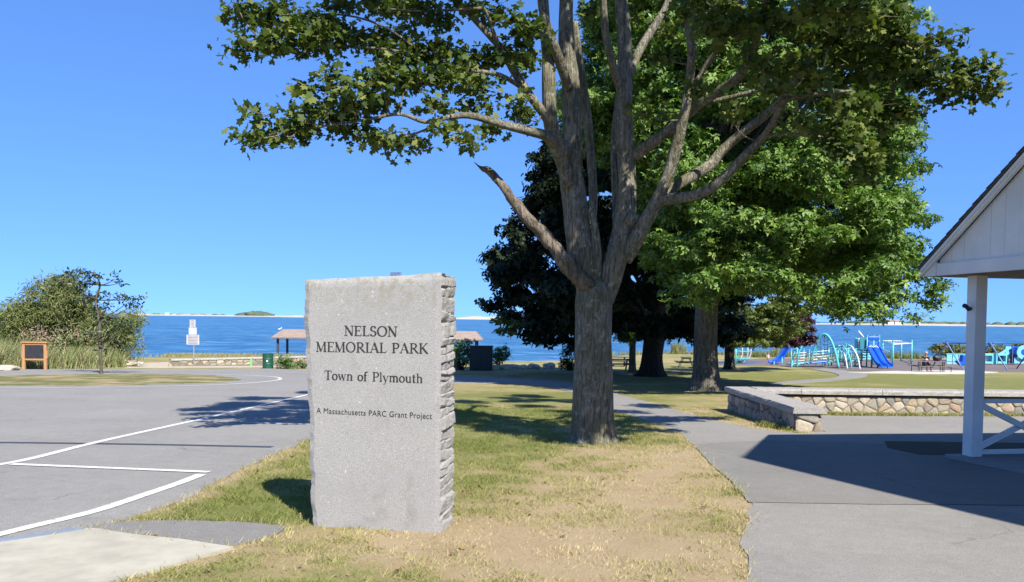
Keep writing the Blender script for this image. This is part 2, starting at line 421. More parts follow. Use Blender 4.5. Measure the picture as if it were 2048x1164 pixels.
# ------------------------------------------------------------------ builders
class MB:
    def __init__(s): s.v = []; s.f = []
    def add(s, vs_, fs_):
        o = len(s.v)
        s.v += [tuple(p) for p in vs_]
        s.f += [tuple(i + o for i in f) for f in fs_]
        return s
    def frame(s, c, ax, ay, az, sx, sy, sz):
        c, ax, ay, az = Vector(c), Vector(ax), Vector(ay), Vector(az)
        p = [c + ax * (i * sx / 2) + ay * (j * sy / 2) + az * (k * sz / 2) for k in (-1, 1) for j in (-1, 1) for i in (-1, 1)]
        return s.add(p, [(0, 2, 3, 1), (4, 5, 7, 6), (0, 1, 5, 4), (2, 6, 7, 3), (0, 4, 6, 2), (1, 3, 7, 5)])
    def box(s, c, size, rz=0.0):
        ax = (math.cos(rz), math.sin(rz), 0); ay = (-math.sin(rz), math.cos(rz), 0)
        return s.frame(c, ax, ay, (0, 0, 1), *size)
    def bar(s, a, b, w, h, up=(0, 0, 1)):
        a, b = Vector(a), Vector(b)
        d = (b - a); L = d.length; d.normalize()
        u = Vector(up)
        sd = d.cross(u)
        if sd.length < 1e-4: sd = d.cross(Vector((0, 1, 0)))
        sd.normalize(); u = sd.cross(d)
        return s.frame((a + b) / 2, d, sd, u, L, w, h)
    def tube(s, pts, rad, n=8, sub=1, cap=True, rfun=None):
        pts = [Vector(p) for p in pts]
        if not hasattr(rad, '__len__'): rad = [rad] * len(pts)
        if sub > 1 and len(pts) > 2:
            q, r = [], []
            for i in range(len(pts) - 1):
                p0, p1, p2, p3 = pts[max(i - 1, 0)], pts[i], pts[i + 1], pts[min(i + 2, len(pts) - 1)]
                for k in range(sub):
                    t = k / sub
                    q.append(0.5 * ((2 * p1) + (p2 - p0) * t + (2 * p0 - 5 * p1 + 4 * p2 - p3) * t * t + (3 * p1 - p0 - 3 * p2 + p3) * t ** 3))
                    r.append(rad[i] * (1 - t) + rad[i + 1] * t)
            q.append(pts[-1]); r.append(rad[-1]); pts, rad = q, r
        o = len(s.v)
        prev = None
        for i, p in enumerate(pts):
            d = (pts[min(i + 1, len(pts) - 1)] - pts[max(i - 1, 0)]).normalized()
            if prev is None:
                u = Vector((1, 0, 0)) if abs(d.x) < 0.9 else Vector((0, 1, 0))
            else: u = prev
            u = (u - d * u.dot(d)).normalized(); prev = u
            w = d.cross(u)
            for k in range(n):
                a = 2 * math.pi * k / n
                rr = rad[i] * (rfun(i / (len(pts) - 1), a, p) if rfun else 1.0)
                s.v.append(tuple(p + u * (rr * math.cos(a)) + w * (rr * math.sin(a))))
        for i in range(len(pts) - 1):
            for k in range(n):
                a, b = o + i * n + k, o + i * n + (k + 1) % n
                s.f.append((a, b, b + n, a + n))
        if cap:
            s.f.append(tuple(o + k for k in reversed(range(n))))
            s.f.append(tuple(o + (len(pts) - 1) * n + k for k in range(n)))
        return s
    def lathe(s, c, prof, n=20):
        c = Vector(c); o = len(s.v)
        for (r, z) in prof:
            for k in range(n):
                a = 2 * math.pi * k / n
                s.v.append((c.x + r * math.cos(a), c.y + r * math.sin(a), c.z + z))
        for i in range(len(prof) - 1):
            for k in range(n):
                a, b = o + i * n + k, o + i * n + (k + 1) % n
                s.f.append((a, b, b + n, a + n))
        s.f.append(tuple(o + k for k in reversed(range(n))))
        s.f.append(tuple(o + (len(prof) - 1) * n + k for k in range(n)))
        return s
    def ico(s, c, r, seed=0, rough=0.15, sub=2, squash=(1, 1, 1), rz=0):
        bm = bmesh.new(); bmesh.ops.create_icosphere(bm, subdivisions=sub, radius=1.0)
        rr = random.Random(seed); ofs = [rr.uniform(0, 50) for _ in range(3)]
        vs_ = []
        for v in bm.verts:
            p = v.co
            k = 1 + rough * (2 * float(fbm(p.x * 1.6 + ofs[0] + p.z * 1.3, p.y * 1.6 + ofs[1] - p.z, 3, 3)) - 1) * 1.6
            q = Vector((p.x * squash[0], p.y * squash[1], p.z * squash[2])) * (r * k)
            q = Matrix.Rotation(rz, 3, 'Z') @ q
            vs_.append(Vector(c) + q)
        fs_ = [[v.index for v in f.verts] for f in bm.faces]
        bm.free()
        return s.add(vs_, fs_)

WLOC = {}
def link(name, me, mat, parent=None, loc=None):
    o = bpy.data.objects.new(name, me)
    col.objects.link(o)
    if mat is not None and me is not None: me.materials.append(mat)
    if parent is not None: o.parent = parent
    if loc is not None: o.location = loc
    return o

def build(name, mb, mat, parent=None, smooth=False, bevel=0.0):
    """mb holds world coordinates; the object sits at its parent's origin (or at the mesh base when top level)"""
    v = np.array(mb.v, dtype=float)
    if parent is not None: off = WLOC[parent.name]
    else: off = np.array([(v[:, 0].min() + v[:, 0].max()) / 2, (v[:, 1].min() + v[:, 1].max()) / 2, v[:, 2].min()])
    me = bpy.data.meshes.new(name)
    me.from_pydata((v - off).tolist(), [], mb.f)
    if smooth: me.polygons.foreach_set('use_smooth', [True] * len(me.polygons))
    me.update()
    o = link(name, me, mat, parent)
    if parent is None: o.location = off
    WLOC[o.name] = off
    if bevel:
        b = o.modifiers.new('bevel', 'BEVEL'); b.width = bevel; b.segments = 2; b.limit_method = 'ANGLE'
    return o

def tag(o, label=None, cat=None, group=None, kind=None):
    if label: o['label'] = label
    if cat: o['category'] = cat
    if group: o['group'] = group
    if kind: o['kind'] = kind
    return o

def thing(name, loc, label, cat, group=None):
    o = bpy.data.objects.new(name, None)
    col.objects.link(o)
    o.location = loc
    o.empty_display_size = 0.2
    WLOC[o.name] = np.array(loc, dtype=float)
    return tag(o, label, cat, group)

def mesh_np(name, v, tris, mat, parent=None, tint=None, kind=None, off=None, polys=3):
    v = np.asarray(v, dtype=np.float64)
    if parent is not None: off = WLOC[parent.name]
    elif off is None: off = np.zeros(3)
    me = bpy.data.meshes.new(name)
    n, k = len(v), len(tris)
    me.vertices.add(n); me.vertices.foreach_set('co', (v - off).astype(np.float32).ravel())
    me.loops.add(k * polys); me.loops.foreach_set('vertex_index', np.asarray(tris, dtype=np.int32).ravel())
    me.polygons.add(k); me.polygons.foreach_set('loop_start', np.arange(0, k * polys, polys, dtype=np.int32))
    if tint is not None:
        a = me.attributes.new('tint', 'FLOAT', 'POINT'); a.data.foreach_set('value', np.asarray(tint, dtype=np.float32))
    me.update(calc_edges=True)
    o = link(name, me, mat, parent)
    if parent is None: o.location = off
    WLOC[o.name] = np.array(off)
    if kind: o['kind'] = kind
    return o

# ------------------------------------------------------------------ leaf templates and foliage
def t_maple():
    per = [(-155, .42), (-112, .74), (-84, .58), (-52, .98), (-25, .66), (0, 1.1), (25, .66), (52, .98), (84, .58), (112, .74), (155, .42)]
    v = [(0, 0, 0)] + [(r * math.sin(R(a)), r * math.cos(R(a)), -0.16 * r * r) for a, r in per]
    return np.array(v) * 0.62, [(0, i, i + 1) for i in range(1, len(per))]

def t_simple(w=0.30):
    return np.array([(0, 0, 0), (w, .45, .06), (0, 1, -.1), (-w, .45, .06)]), [(0, 1, 2), (0, 2, 3)]

def t_whorl(k=5, w=0.26):
    V, T = [], []
    for i in range(k):
        a = 2 * math.pi * i / k + 0.3 * (i % 2)
        ca, sa = math.cos(a), math.sin(a)
        o = len(V)
        L = 1.0 if i % 2 else 0.8
        for (x, y, z) in ((0, 0.05, 0.08), (w * L, .5 * L, .06), (0, L, -.16), (-w * L, .5 * L, .06)):
            V.append((x * ca - y * sa, x * sa + y * ca, z))
        T += [(o, o + 1, o + 2), (o, o + 2, o + 3)]
    return np.array(V), T

def scatter_leaves(centers, sizes, tmpl, up=1.0, outward=None, rand=0.7, tint=None, droop=0.0):
    """place one template per centre; returns verts, tris, tint"""
    V, T = tmpl
    n = len(centers)
    nrm = rng.normal(0, rand, (n, 3)); nrm[:, 2] += up
    if outward is not None: nrm += outward
    nrm /= np.linalg.norm(nrm, axis=1)[:, None] + 1e-9
    t = rng.normal(0, 1, (n, 3)); t[:, 2] -= droop
    t -= nrm * (t * nrm).sum(1)[:, None]; t /= np.linalg.norm(t, axis=1)[:, None] + 1e-9
    s = np.cross(t, nrm)
    v = (s[:, None, :] * V[None, :, 0, None] + t[:, None, :] * V[None, :, 1, None] + nrm[:, None, :] * V[None, :, 2, None]) * sizes[:, None, None] + centers[:, None, :]
    tr = (np.array(T)[None] + (np.arange(n) * len(V))[:, None, None]).reshape(-1, 3)
    tt = np.repeat(tint if tint is not None else rng.random(n), len(V))
    return v.reshape(-1, 3), tr, tt

def blob_points(c, r, n_spray, per, sg, shell=0.55, flat=0.45):
    """sprays of leaves spread through an ellipsoid; returns points and a shade value per spray"""
    d = rng.normal(0, 1, (n_spray, 3)); d /= np.linalg.norm(d, axis=1)[:, None]
    rad = shell + (1 - shell) * rng.random(n_spray) ** 0.6
    cen = np.array(c) + d * rad[:, None] * np.array(r)
    p = np.repeat(cen, per, axis=0) + rng.normal(0, 1, (n_spray * per, 3)) * np.array([sg, sg, sg * flat])
    tone = np.repeat(rng.random(n_spray) * 0.5 + 0.25, per) + rng.normal(0, 0.13, n_spray * per)
    out = np.repeat(d, per, axis=0)
    return p, np.clip(tone, 0, 1), out

def foliage(name, blobs, mat, parent, tmpl, size, spray_d, per, sg, up=1.0, rand=0.7, outw=0.35, shell=0.5, flat=0.45, kind=None, label=None, shift=0.0):
    ps, ts, os_ = [], [], []
    for (c, r) in blobs:
        area = (r[0] * r[1] + r[0] * r[2] + r[1] * r[2]) / 3
        k = max(3, int(spray_d * 12.57 * area))
        p, t, o = blob_points(c, r, k, per, sg, shell, flat)
        ps.append(p); ts.append(t); os_.append(o)
    p, t, o = np.concatenate(ps), np.concatenate(ts), np.concatenate(os_)
    sz = size * (0.5 + 0.85 * rng.random(len(p)))
    v, tr, tt = scatter_leaves(p, sz, tmpl, up, o * outw, rand, np.clip(t + shift, 0, 1), 0.3)
    ob = mesh_np(name, v, tr, mat, parent, tt)
    if kind: ob['kind'] = kind
    if label: ob['label'] = label
    return ob

# ------------------------------------------------------------------ polygons laid on the ground
def pts_ground(pxs):
    return [G(x, y) for x, y in pxs]

def rough_edge(poly, step=0.25, amp=0.03):
    out = []
    step = step * .5
    for i, a in enumerate(poly):
        b = poly[(i + 1) % len(poly)]
        L = math.hypot(b[0] - a[0], b[1] - a[1])
        k = min(160, max(1, int(L / step)))
        for j in range(k):
            t = j / k
            x, y = a[0] + (b[0] - a[0]) * t, a[1] + (b[1] - a[1]) * t
            out.append((x + amp * 2.6 * (2 * float(fbm(x * 2.3, y * 2.3, 5, 4)) - 1), y + amp * 2.6 * (2 * float(fbm(x * 2.3 + 40, y * 2.3, 6, 4)) - 1)))
    return out

def sheet(name, poly, mat, lift, parent=None, thick=0.0, kind='structure'):
    bm = bmesh.new()
    f = bm.faces.new([bm.verts.new((p[0], p[1], 0)) for p in poly])
    bmesh.ops.triangulate(bm, faces=[f])
    ymin, ymax = min(p[1] for p in poly), max(p[1] for p in poly)
    cuts = [60.0] + list(np.arange(62, 130, 4.0))
    for yc in cuts:
        if ymin < yc < ymax:
            bmesh.ops.bisect_plane(bm, geom=bm.verts[:] + bm.edges[:] + bm.faces[:], plane_co=(0, yc, 0), plane_no=(0, 1, 0))
    if ymax > 60:
        for xc in np.arange(-6, 16, 1.0):
            bmesh.ops.bisect_plane(bm, geom=bm.verts[:] + bm.edges[:] + bm.faces[:], plane_co=(xc, 0, 0), plane_no=(1, 0, 0))
    for v in bm.verts: v.co.z = float(gz(v.co.x, v.co.y)) + lift
    bmesh.ops.recalc_face_normals(bm, faces=bm.faces[:])
    if sum(fc.normal.z for fc in bm.faces) < 0: bmesh.ops.reverse_faces(bm, faces=bm.faces[:])
    if parent is None:
        be = [e_ for e_ in bm.edges if len(e_.link_faces) == 1]
        ex = bmesh.ops.extrude_edge_only(bm, edges=be)
        for v in ex['geom']:
            if isinstance(v, bmesh.types.BMVert): v.co.z -= 0.08
    me = bpy.data.meshes.new(name); bm.to_mesh(me); bm.free()
    o = link(name, me, mat, parent)
    WLOC[o.name] = np.zeros(3)
    if parent is None: o['kind'] = kind
    return o

def ribbon(pts, w):
    pts = [Vector((p[0], p[1])) for p in pts]
    L, Rr = [], []
    for i, p in enumerate(pts):
        d = (pts[min(i + 1, len(pts) - 1)] - pts[max(i - 1, 0)]).normalized()
        n = Vector((-d.y, d.x)) * (w / 2)
        L.append(p + n); Rr.append(p - n)
    return [tuple(p) for p in L + Rr[::-1]]

def smooth_line(pts, k=8):
    pts = [Vector((p[0], p[1])) for p in pts]
    out = []
    for i in range(len(pts) - 1):
        p0, p1, p2, p3 = pts[max(i - 1, 0)], pts[i], pts[i + 1], pts[min(i + 2, len(pts) - 1)]
        for j in range(k):
            t = j / k
            out.append(0.5 * ((2 * p1) + (p2 - p0) * t + (2 * p0 - 5 * p1 + 4 * p2 - p3) * t * t + (3 * p1 - p0 - 3 * p2 + p3) * t ** 3))
    return out + [pts[-1]]

def inside(x, y, poly):
    p = np.array([(q[0], q[1]) for q in poly]); res = np.zeros(len(x), bool)
    j = len(p) - 1
    for i in range(len(p)):
        c = ((p[i, 1] > y) != (p[j, 1] > y)) & (x < (p[j, 0] - p[i, 0]) * (y - p[i, 1]) / (p[j, 1] - p[i, 1] + 1e-12) + p[i, 0])
        res ^= c; j = i
    return res

# ================================================================== THE SETTING
SHORE_PX = [(-700, 716), (230, 715), (330, 713), (450, 713), (600, 713), (760, 720), (910, 726), (1000, 722), (1120, 721),
            (1180, 714), (1240, 711), (1340, 707), (1460, 709), (1560, 713), (1700, 714), (1830, 716), (1900, 713), (2048, 713), (2700, 714)]
_sp = [G(*p) for p in SHORE_PX]
SH_U = np.array([p.x / p.y for p in _sp]); SH_D = np.array([p.y for p in _sp])
SEA = -4.25
def shore_d(x, y):
    return np.interp(x / np.maximum(y, 25.0), SH_U, SH_D)

# lawn wear: patches of dry turf given by photo position, radius (m) and amount
WEAR = [(1250, 960, 1.1, .42), (1350, 1000, 1.0, .48), (1300, 900, 1.0, .40), (1200, 1110, 1.2, .34), (1380, 930, .8, .45), (1330, 1090, .8, .3), (1060, 1120, .8, .2), (1420, 1100, .6, .14),
        (900, 1060, .7, .36), (700, 1090, .7, .3), (980, 1090, .8, .24), (1200, 1010, .9, .22), (450, 1130, .6, .05), (1440, 850, 1.1, .45), (1490, 848, .9, .45),
        (1400, 825, 1.2, .32), (1310, 835, 1.3, .16), (450, 1010, .9, -.24), (560, 960, .9, -.25), (990, 960, 1.0, -.16), (960, 900, 1.0, -.10), (1050, 930, .8, -.10),
        (520, 1025, .5, -.18), (560, 1110, .5, -.1), (980, 790, 3.0, -.28), (1100, 800, 2.5, -.25), (930, 830, 2.0, -.12), (1800, 765, 14, -.22), (2000, 760, 10, -.22), (1480, 990, .35, -.28),
        (1460, 1060, .4, -.2), (1680, 755, 6, -.1), (1300, 745, 8, -.02), (1500, 760, 5, .02), (860, 1140, .5, -.1), (300, 1020, .35, .25)]
WEAR = [(G(a, b), c, d) for a, b, c, d in WEAR]
def _edge_samples():
    out = []
    for seq in ([(205, 1058), (275, 1034), (340, 1010), (450, 958), (530, 918), (620, 878), (700, 838)],
                [(1495, 1164), (1486, 1100), (1492, 1060), (1508, 1008), (1470, 965), (1430, 930), (1392, 897), (1365, 870), (1325, 852), (1250, 829), (1223, 819)],
                [(1226, 786), (1265, 796), (1325, 813), (1400, 834), (1480, 852), (1540, 862)],
                [(266, 1074), (366, 1083), (466, 1098), (390, 1121), (312, 1146), (234, 1164)], [(572, 1054), (545, 1075), (490, 1087), (440, 1090)]):
        q = [G(*p) for p in seq]
        for a_, b_ in zip(q[:-1], q[1:]):
            k = max(2, int((b_ - a_).length / .12))
            out += [tuple(a_.lerp(b_, i / k))[:2] for i in range(k)]
    return np.array(out)
EDGE_PTS = _edge_samples()
def edge_dist(x, y):
    sh = np.shape(x); x, y = np.ravel(x), np.ravel(y)
    out = np.full(len(x), 9.0)
    sel = np.where((y > 2) & (y < 22) & (np.abs(x) < 9))[0]
    for k in range(0, len(sel), 20000):
        i = sel[k:k + 20000]
        out[i] = np.sqrt(((x[i, None] - EDGE_PTS[None, :, 0]) ** 2 + (y[i, None] - EDGE_PTS[None, :, 1]) ** 2).min(1))
    return out.reshape(sh)
def dryness(x, y):
    v = 0.20 + 0.85 * (fbm(x * 0.55, y * 0.55, 1, 5) - 0.5) + 0.45 * (fbm(x * 2.7, y * 2.7, 9, 3) - 0.5)
    for g, r, a in WEAR:
        v = v + a * np.exp(-((x - g.x) ** 2 + (y - g.y) ** 2) / (r * r))
    ed = edge_dist(x, y)
    v = v + .42 * np.exp(-(ed / .17) ** 2) * (0.4 + fbm(x * 1.7, y * 1.7, 77, 2))
    return v

xs = np.concatenate([np.array([-3000, -1500, -700, -400, -260, -180, -130]), np.arange(-100, -30, 4.0), np.arange(-30, -6, 0.8), np.arange(-6, 8, 0.11), np.arange(8, 30, 0.8), np.arange(30, 100, 3.0),
                     np.array([100, 130, 180, 260, 400, 700, 1500, 3000])])
ys = np.concatenate([np.array([-400, -200, -100, -50, -25, -12, -6]), np.arange(-3, 3, 0.5), np.arange(3, 18, 0.11), np.arange(18, 30, 0.4), np.arange(30, 60, 1.0), np.arange(60, 132, 0.8)])
X, Y = np.meshgrid(xs, ys)
sd = shore_d(X, Y)
drop = smooth01(0.0, 7.0, Y - sd + 1.2 * (fbm(X * 0.2, Y * 0.2, 31) - 0.5) * 2)
Z = gz(X, Y)
Z = Z * (1 - drop) + (SEA - 1.2) * drop
fine = np.exp(-(np.maximum(Y - 14, 0) / 8) ** 2) * (Y > 2)
Z = Z + 0.008 * fine * (fbm(X * 2.2, Y * 2.2, 21, 3) - 0.6)
Z = np.where((Y > 60) & (X < 12) & (X > -6), Z - 0.01, Z)
nx, ny = len(xs), len(ys)
idx = np.arange(nx * ny).reshape(ny, nx)
quads = np.stack([idx[:-1, :-1], idx[:-1, 1:], idx[1:, 1:], idx[1:, :-1]], -1).reshape(-1, 4)
ground = mesh_np('ground', np.stack([X, Y, Z], -1).reshape(-1, 3), quads, M_LAWN, polys=4)
a = ground.data.attributes.new('dry', 'FLOAT', 'POINT'); a.data.foreach_set('value', dryness(X, Y).astype(np.float32).ravel())
a = ground.data.attributes.new('shore', 'FLOAT', 'POINT'); a.data.foreach_set('value', smooth01(-1.5, 1.5, Y - sd).astype(np.float32).ravel())
ground.data.polygons.foreach_set('use_smooth', [True] * len(ground.data.polygons))
ground['kind'] = 'structure'

wv = [(-16000, 55, SEA), (16000, 55, SEA), (16000, 24000, SEA), (-16000, 24000, SEA)]
water = mesh_np('water', wv, [(0, 1, 2, 3)], M_WATER, polys=4); water['kind'] = 'structure'

# asphalt
EDGE = [(205, 1058), (275, 1034), (340, 1010), (450, 958), (530, 918), (620, 878), (700, 838), (790, 795), (850, 769), (905, 752)]
park_poly = [(p.x, p.y) for p in pts_ground(EDGE)]
park_poly += [(p.x, p.y) for p in pts_ground([(905, 744), (800, 742), (620, 740), (540, 737), (430, 738), (0, 738), (-500, 738)])]
park_poly += [(p.x, p.y) for p in pts_ground([(-900, 800), (-900, 1000)])] + [(-12, 4.0), (-6.5, 3.6)]
park_poly = rough_edge(park_poly, 0.2, 0.035)
parking = sheet('parking_lot', park_poly, M_ASPH, 0.006)
PATH_UP = [(905, 752), (1000, 756), (1100, 760), (1160, 769), (1226, 786), (1265, 796), (1325, 813), (1400, 834), (1480, 852), (1540, 862), (1597, 867)]
PATH_LO = [(1495, 1164), (1486, 1100), (1492, 1060), (1508, 1008), (1470, 965), (1430, 930), (1392, 897), (1365, 870), (1325, 852), (1250, 829), (1223, 819), (1140, 784), (1096, 773), (1003, 767), (905, 768)]
path_poly = [(p.x, p.y) for p in pts_ground(PATH_UP)] + [(5.75, 14.5), (5.85, 18.35), (24, 18.6), (24, -2), (1.3, -2), (1.45, 3.0)] + [(p.x, p.y) for p in pts_ground(PATH_LO)]
path_poly = rough_edge(path_poly, 0.2, 0.028)
plaza = sheet('path', path_poly, M_ASPH2, 0.006)
band = [(p.x, p.y) for p in pts_ground([(1386, 890), (1450, 886), (1540, 882), (1760, 888), (2300, 900), (2300, 1014), (2048, 1012), (1760, 1010), (1500, 1006), (1462, 965), (1424, 931)])]
sheet('path_repaving', rough_edge(band, 0.3, 0.015), M_ASPH3, 0.011, plaza)

conc = [(0, 1086), (90, 1073), (166, 1060), (200, 1062), (266, 1074), (366, 1083), (466, 1098), (390, 1121), (312, 1146), (234, 1164), (120, 1210), (-300, 1260), (-400, 1140)]
conc_poly = rough_edge([(p.x, p.y) for p in pts_ground(conc)], 0.2, 0.012)
sheet('pavement', conc_poly, M_CONC, 0.02)
kerb = [(p.x, p.y) for p in pts_ground([(-60, 1094), (0, 1083), (90, 1069), (150, 1060), (172, 1060), (166, 1064), (90, 1076), (0, 1090), (-60, 1101)])]
sheet('kerb', kerb, pm('worn_kerb', (0.20, 0.23, 0.29), None, 8, 0.9), 0.026)
patch = [(166, 1060), (215, 1050), (262, 1045), (380, 1043), (470, 1047), (572, 1054), (545, 1075), (490, 1087), (440, 1090), (366, 1082), (266, 1073)]
patch_poly = rough_edge([(p.x, p.y) for p in pts_ground(patch)], 0.12, 0.03)
sheet('asphalt_patch', patch_poly, M_ASPH3, 0.012)

# painted lines, and a thin dark ribbon across the parking lot
def line(pxs, w, lift=0.010, mat=None, name='parking_line', sm=True):
    g = [(p.x, p.y) for p in pts_ground(pxs)]
    if sm and len(g) > 2: g = smooth_line(g)
    sheet(name, ribbon(g, w), mat or M_PAINT, lift, parking)
line([(-300, 894 - 9), (0, 886), (300, 890), (545, 895)], 0.15, 0.009, M_DARKLINE, 'dark_line')
line([(-40, 937), (60, 919), (200, 884), (397, 840), (620, 789), (700, 772)], 0.13, 0.012)
line([(22, 930), (418, 946)], 0.12, 0.0145)
line([(-60, 1086), (60, 1056), (190, 1024), (290, 991), (360, 967), (404, 950)], 0.125, 0.012)
line([(388, 843), (620, 850), (760, 854)], 0.09, 0.0145)
line([(-500, 773), (0, 775), (190, 775), (400, 771), (490, 767), (545, 762), (561, 758), (548, 754), (500, 751), (430, 749)], 0.14, 0.012)

# grass island in the lot
isl = [(-500, 752), (0, 751), (120, 749), (300, 748), (410, 750), (462, 755), (482, 760), (450, 765), (330, 769), (180, 772), (0, 772), (-500, 772)]
M_ISL = pm('dry_island_turf', (0.115, 0.125, 0.04), (0.30, 0.235, 0.14), 0.7, 0.95, 0.8, 30, 0.03, spec=0.1, lo=0.42, hi=0.62)
sheet('traffic_island', rough_edge([(p.x, p.y) for p in pts_ground(isl)], 0.4, 0.15), M_ISL, 0.014)

# playground surface, concrete pad, curving path
rub = [(1425, 723), (1500, 719), (1560, 717), (1700, 719), (1830, 720), (1900, 719), (2048, 719), (2400, 719), (2400, 747), (2048, 745), (1940, 744), (1830, 744), (1760, 744), (1690, 741), (1620, 736), (1540, 732), (1425, 730)]
sheet('playground_surface', [(p.x, p.y) for p in pts_ground(rub)], M_RUBBER, 0.02)
sheet('playground_mat', [(p.x, p.y) for p in pts_ground([(1432, 725), (1480, 722), (1528, 724), (1500, 729), (1440, 729)])], M_RUBBLUE, 0.03)
pad = [(1696, 746), (1770, 743), (1850, 741), (1950, 742), (1996, 745), (1940, 748), (1830, 748)]
sheet('concrete_pad', [(p.x, p.y) for p in pts_ground(pad)], pm('bright_concrete', (0.50, 0.46, 0.39), None, 2, 0.9), 0.035)
cp = [(1622, 738), (1655, 738), (1695, 742), (1728, 748), (1733, 753), (1705, 758), (1640, 764), (1565, 769), (1540, 770), (1552, 766), (1605, 761), (1660, 757), (1678, 752), (1664, 746)]
sheet('footpath', [(p.x, p.y) for p in smooth_line(pts_ground(cp + cp[:1]), 5)], M_ASPH2, 0.03)
verge = [(-500, 730), (230, 729), (345, 724), (480, 723), (600, 722), (600, 733), (480, 735), (300, 736), (-500, 736)]
sheet('sandy_verge', rough_edge([(p.x, p.y) for p in pts_ground(verge)], 0.8, 0.25), M_SAND, 0.012)

# far shores
def far_land(name, x0, x1, d, hfun, depth, mat, base=SEA - 0.4, n=160):
    v, f = [], []
    for i in range(n + 1):
        px = x0 + (x1 - x0) * i / n
        e = min(1.0, i / n * 8, (1 - i / n) * 8) ** 0.6
        h = hfun(px) * e + 0.3
        X0 = P(px, 640, d).x
        for (dy, k) in ((0, 0.0), (depth * .15, .55), (depth * .4, .95), (depth * .6, 1.0), (depth, 0.0)):
            v.append((X0 * (d + dy) / d, d + dy, base + h * k))
    for i in range(n):
        for k in range(4):
            o = i * 5 + k
            f.append((o, o + 5, o + 6, o + 1))
    mb = MB(); mb.add(v, f)
    o = build(name, mb, mat, smooth=True)
    o['kind'] = 'structure'
    return o
nz = lambda s, k: (lambda px: float(fbm(px * k, 3.3, s, 4)))
far_land('far_shore_left', 225, 640, 3400, lambda p: 4.5 + 6 * nz(3, .03)(p), 200, M_DUNE)
far_land('far_shore_center', 560, 1120, 2900, lambda p: 3.0 + 13 * smooth01(880, 960, p) * nz(5, .02)(p), 200, M_DUNE)
far_land('far_shore_right', 1560, 2700, 1700, lambda p: 2.2 + 3.6 * nz(6, .012)(p), 160, M_DUNE)
far_land('hill_left', -500, 16, 4200, lambda p: 40 + 10 * nz(9, .02)(p), 500, M_FARWOOD)
def far_woods(name, x0, x1, d, n, h0, h1, hump=0):
    mb = MB()
    for i in range(n):
        t = random.random()
        px = x0 + (x1 - x0) * t
        h = random.uniform(h0, h1) * (1 if not hump else (0.35 + hump * math.sin(math.pi * t) ** 0.6))
        c = P(px, 640, d + random.uniform(0, 60))
        mb.ico((c.x, c.y, SEA + h * 0.5), h, i, 0.3, 1, (random.uniform(1.2, 2.6), 1.2, 0.75))
    o = build(name, mb, M_FARWOOD, smooth=True)
    o['kind'] = 'stuff'
    return o
far_woods('far_trees', 478, 544, 3450, 90, 12, 19, 0.75)
far_woods('far_trees', 300, 478, 3450, 45, 4, 9)
far_woods('far_trees', 1700, 2100, 1770, 110, 4, 8.5)
far_woods('far_trees', 2040, 2600, 1770, 80, 5, 9.5)
M_FARWHITE = pm('far_white_paint', (0.65, 0.64, 0.62), None, 0.1, 0.8)
for k, (px, w, h, d, roofm, lab) in enumerate([(335, 16, 9, 3380, M_FARWHITE, 'small white house at the left end of the far sand spit'),
                                         (1780, 12, 9, 1690, M_TANROOF, 'grey roofed house among dune trees across the bay'),
                                         (1795, 14, 8.5, 1690, M_TANROOF, 'larger tan roofed house across the bay beside the oak edge'),
                                         (1833, 12, 8.5, 1690, M_TANROOF, 'far tan roofed house across the bay above the overhead bars')]):
    c = P(px, 640, d)
    t = thing('beach_house', (c.x, c.y, SEA), lab, 'house', 'houses on the far shore')
    build('wall', MB().box((c.x, c.y, SEA + h * .35 + 2), (w, 9, h * .7)), M_FARWHITE, t)
    r = MB(); y0, z0 = c.y, SEA + h * .7 + 2
    r.add([(c.x - w * .55, y0 - 5.5, z0), (c.x + w * .55, y0 - 5.5, z0), (c.x + w * .55, y0 + 5.5, z0), (c.x - w * .55, y0 + 5.5, z0), (c.x - w * .55, y0, z0 + h * .4), (c.x + w * .55, y0, z0 + h * .4)],
          [(0, 1, 5, 4), (2, 3, 4, 5), (0, 4, 3), (1, 2, 5), (0, 3, 2, 1)])
    build('roof', r, roofm, t)
# small motor boat far out
c = P(271, 631, 900); c.z = SEA
t = thing('motor_boat', c, 'tiny white motor boat on the water beside the left shrubs', 'boat')
h = MB()
h.add([(c.x - 3.2, c.y - 1, SEA - .2), (c.x + 2.4, c.y - .9, SEA - .2), (c.x + 4.0, c.y, SEA + 1.0), (c.x + 2.6, c.y + .9, SEA - .2), (c.x - 3.2, c.y + 1, SEA - .2),
       (c.x - 3.3, c.y - 1.2, SEA + 1.0), (c.x + 2.4, c.y - 1.1, SEA + 1.1), (c.x + 4.4, c.y, SEA + 1.4), (c.x + 2.6, c.y + 1.1, SEA + 1.1), (c.x - 3.3, c.y + 1.2, SEA + 1.0)],
      [(0, 1, 6, 5), (1, 2, 7, 6), (2, 3, 8, 7), (3, 4, 9, 8), (4, 0, 5, 9), (5, 6, 7, 8, 9), (4, 3, 2, 1, 0)])
build('hull', h, M_FARWHITE, t)
build('cabin', MB().box((c.x - .4, c.y, SEA + 1.7), (2.2, 1.5, 1.3)), M_FARWHITE, t)

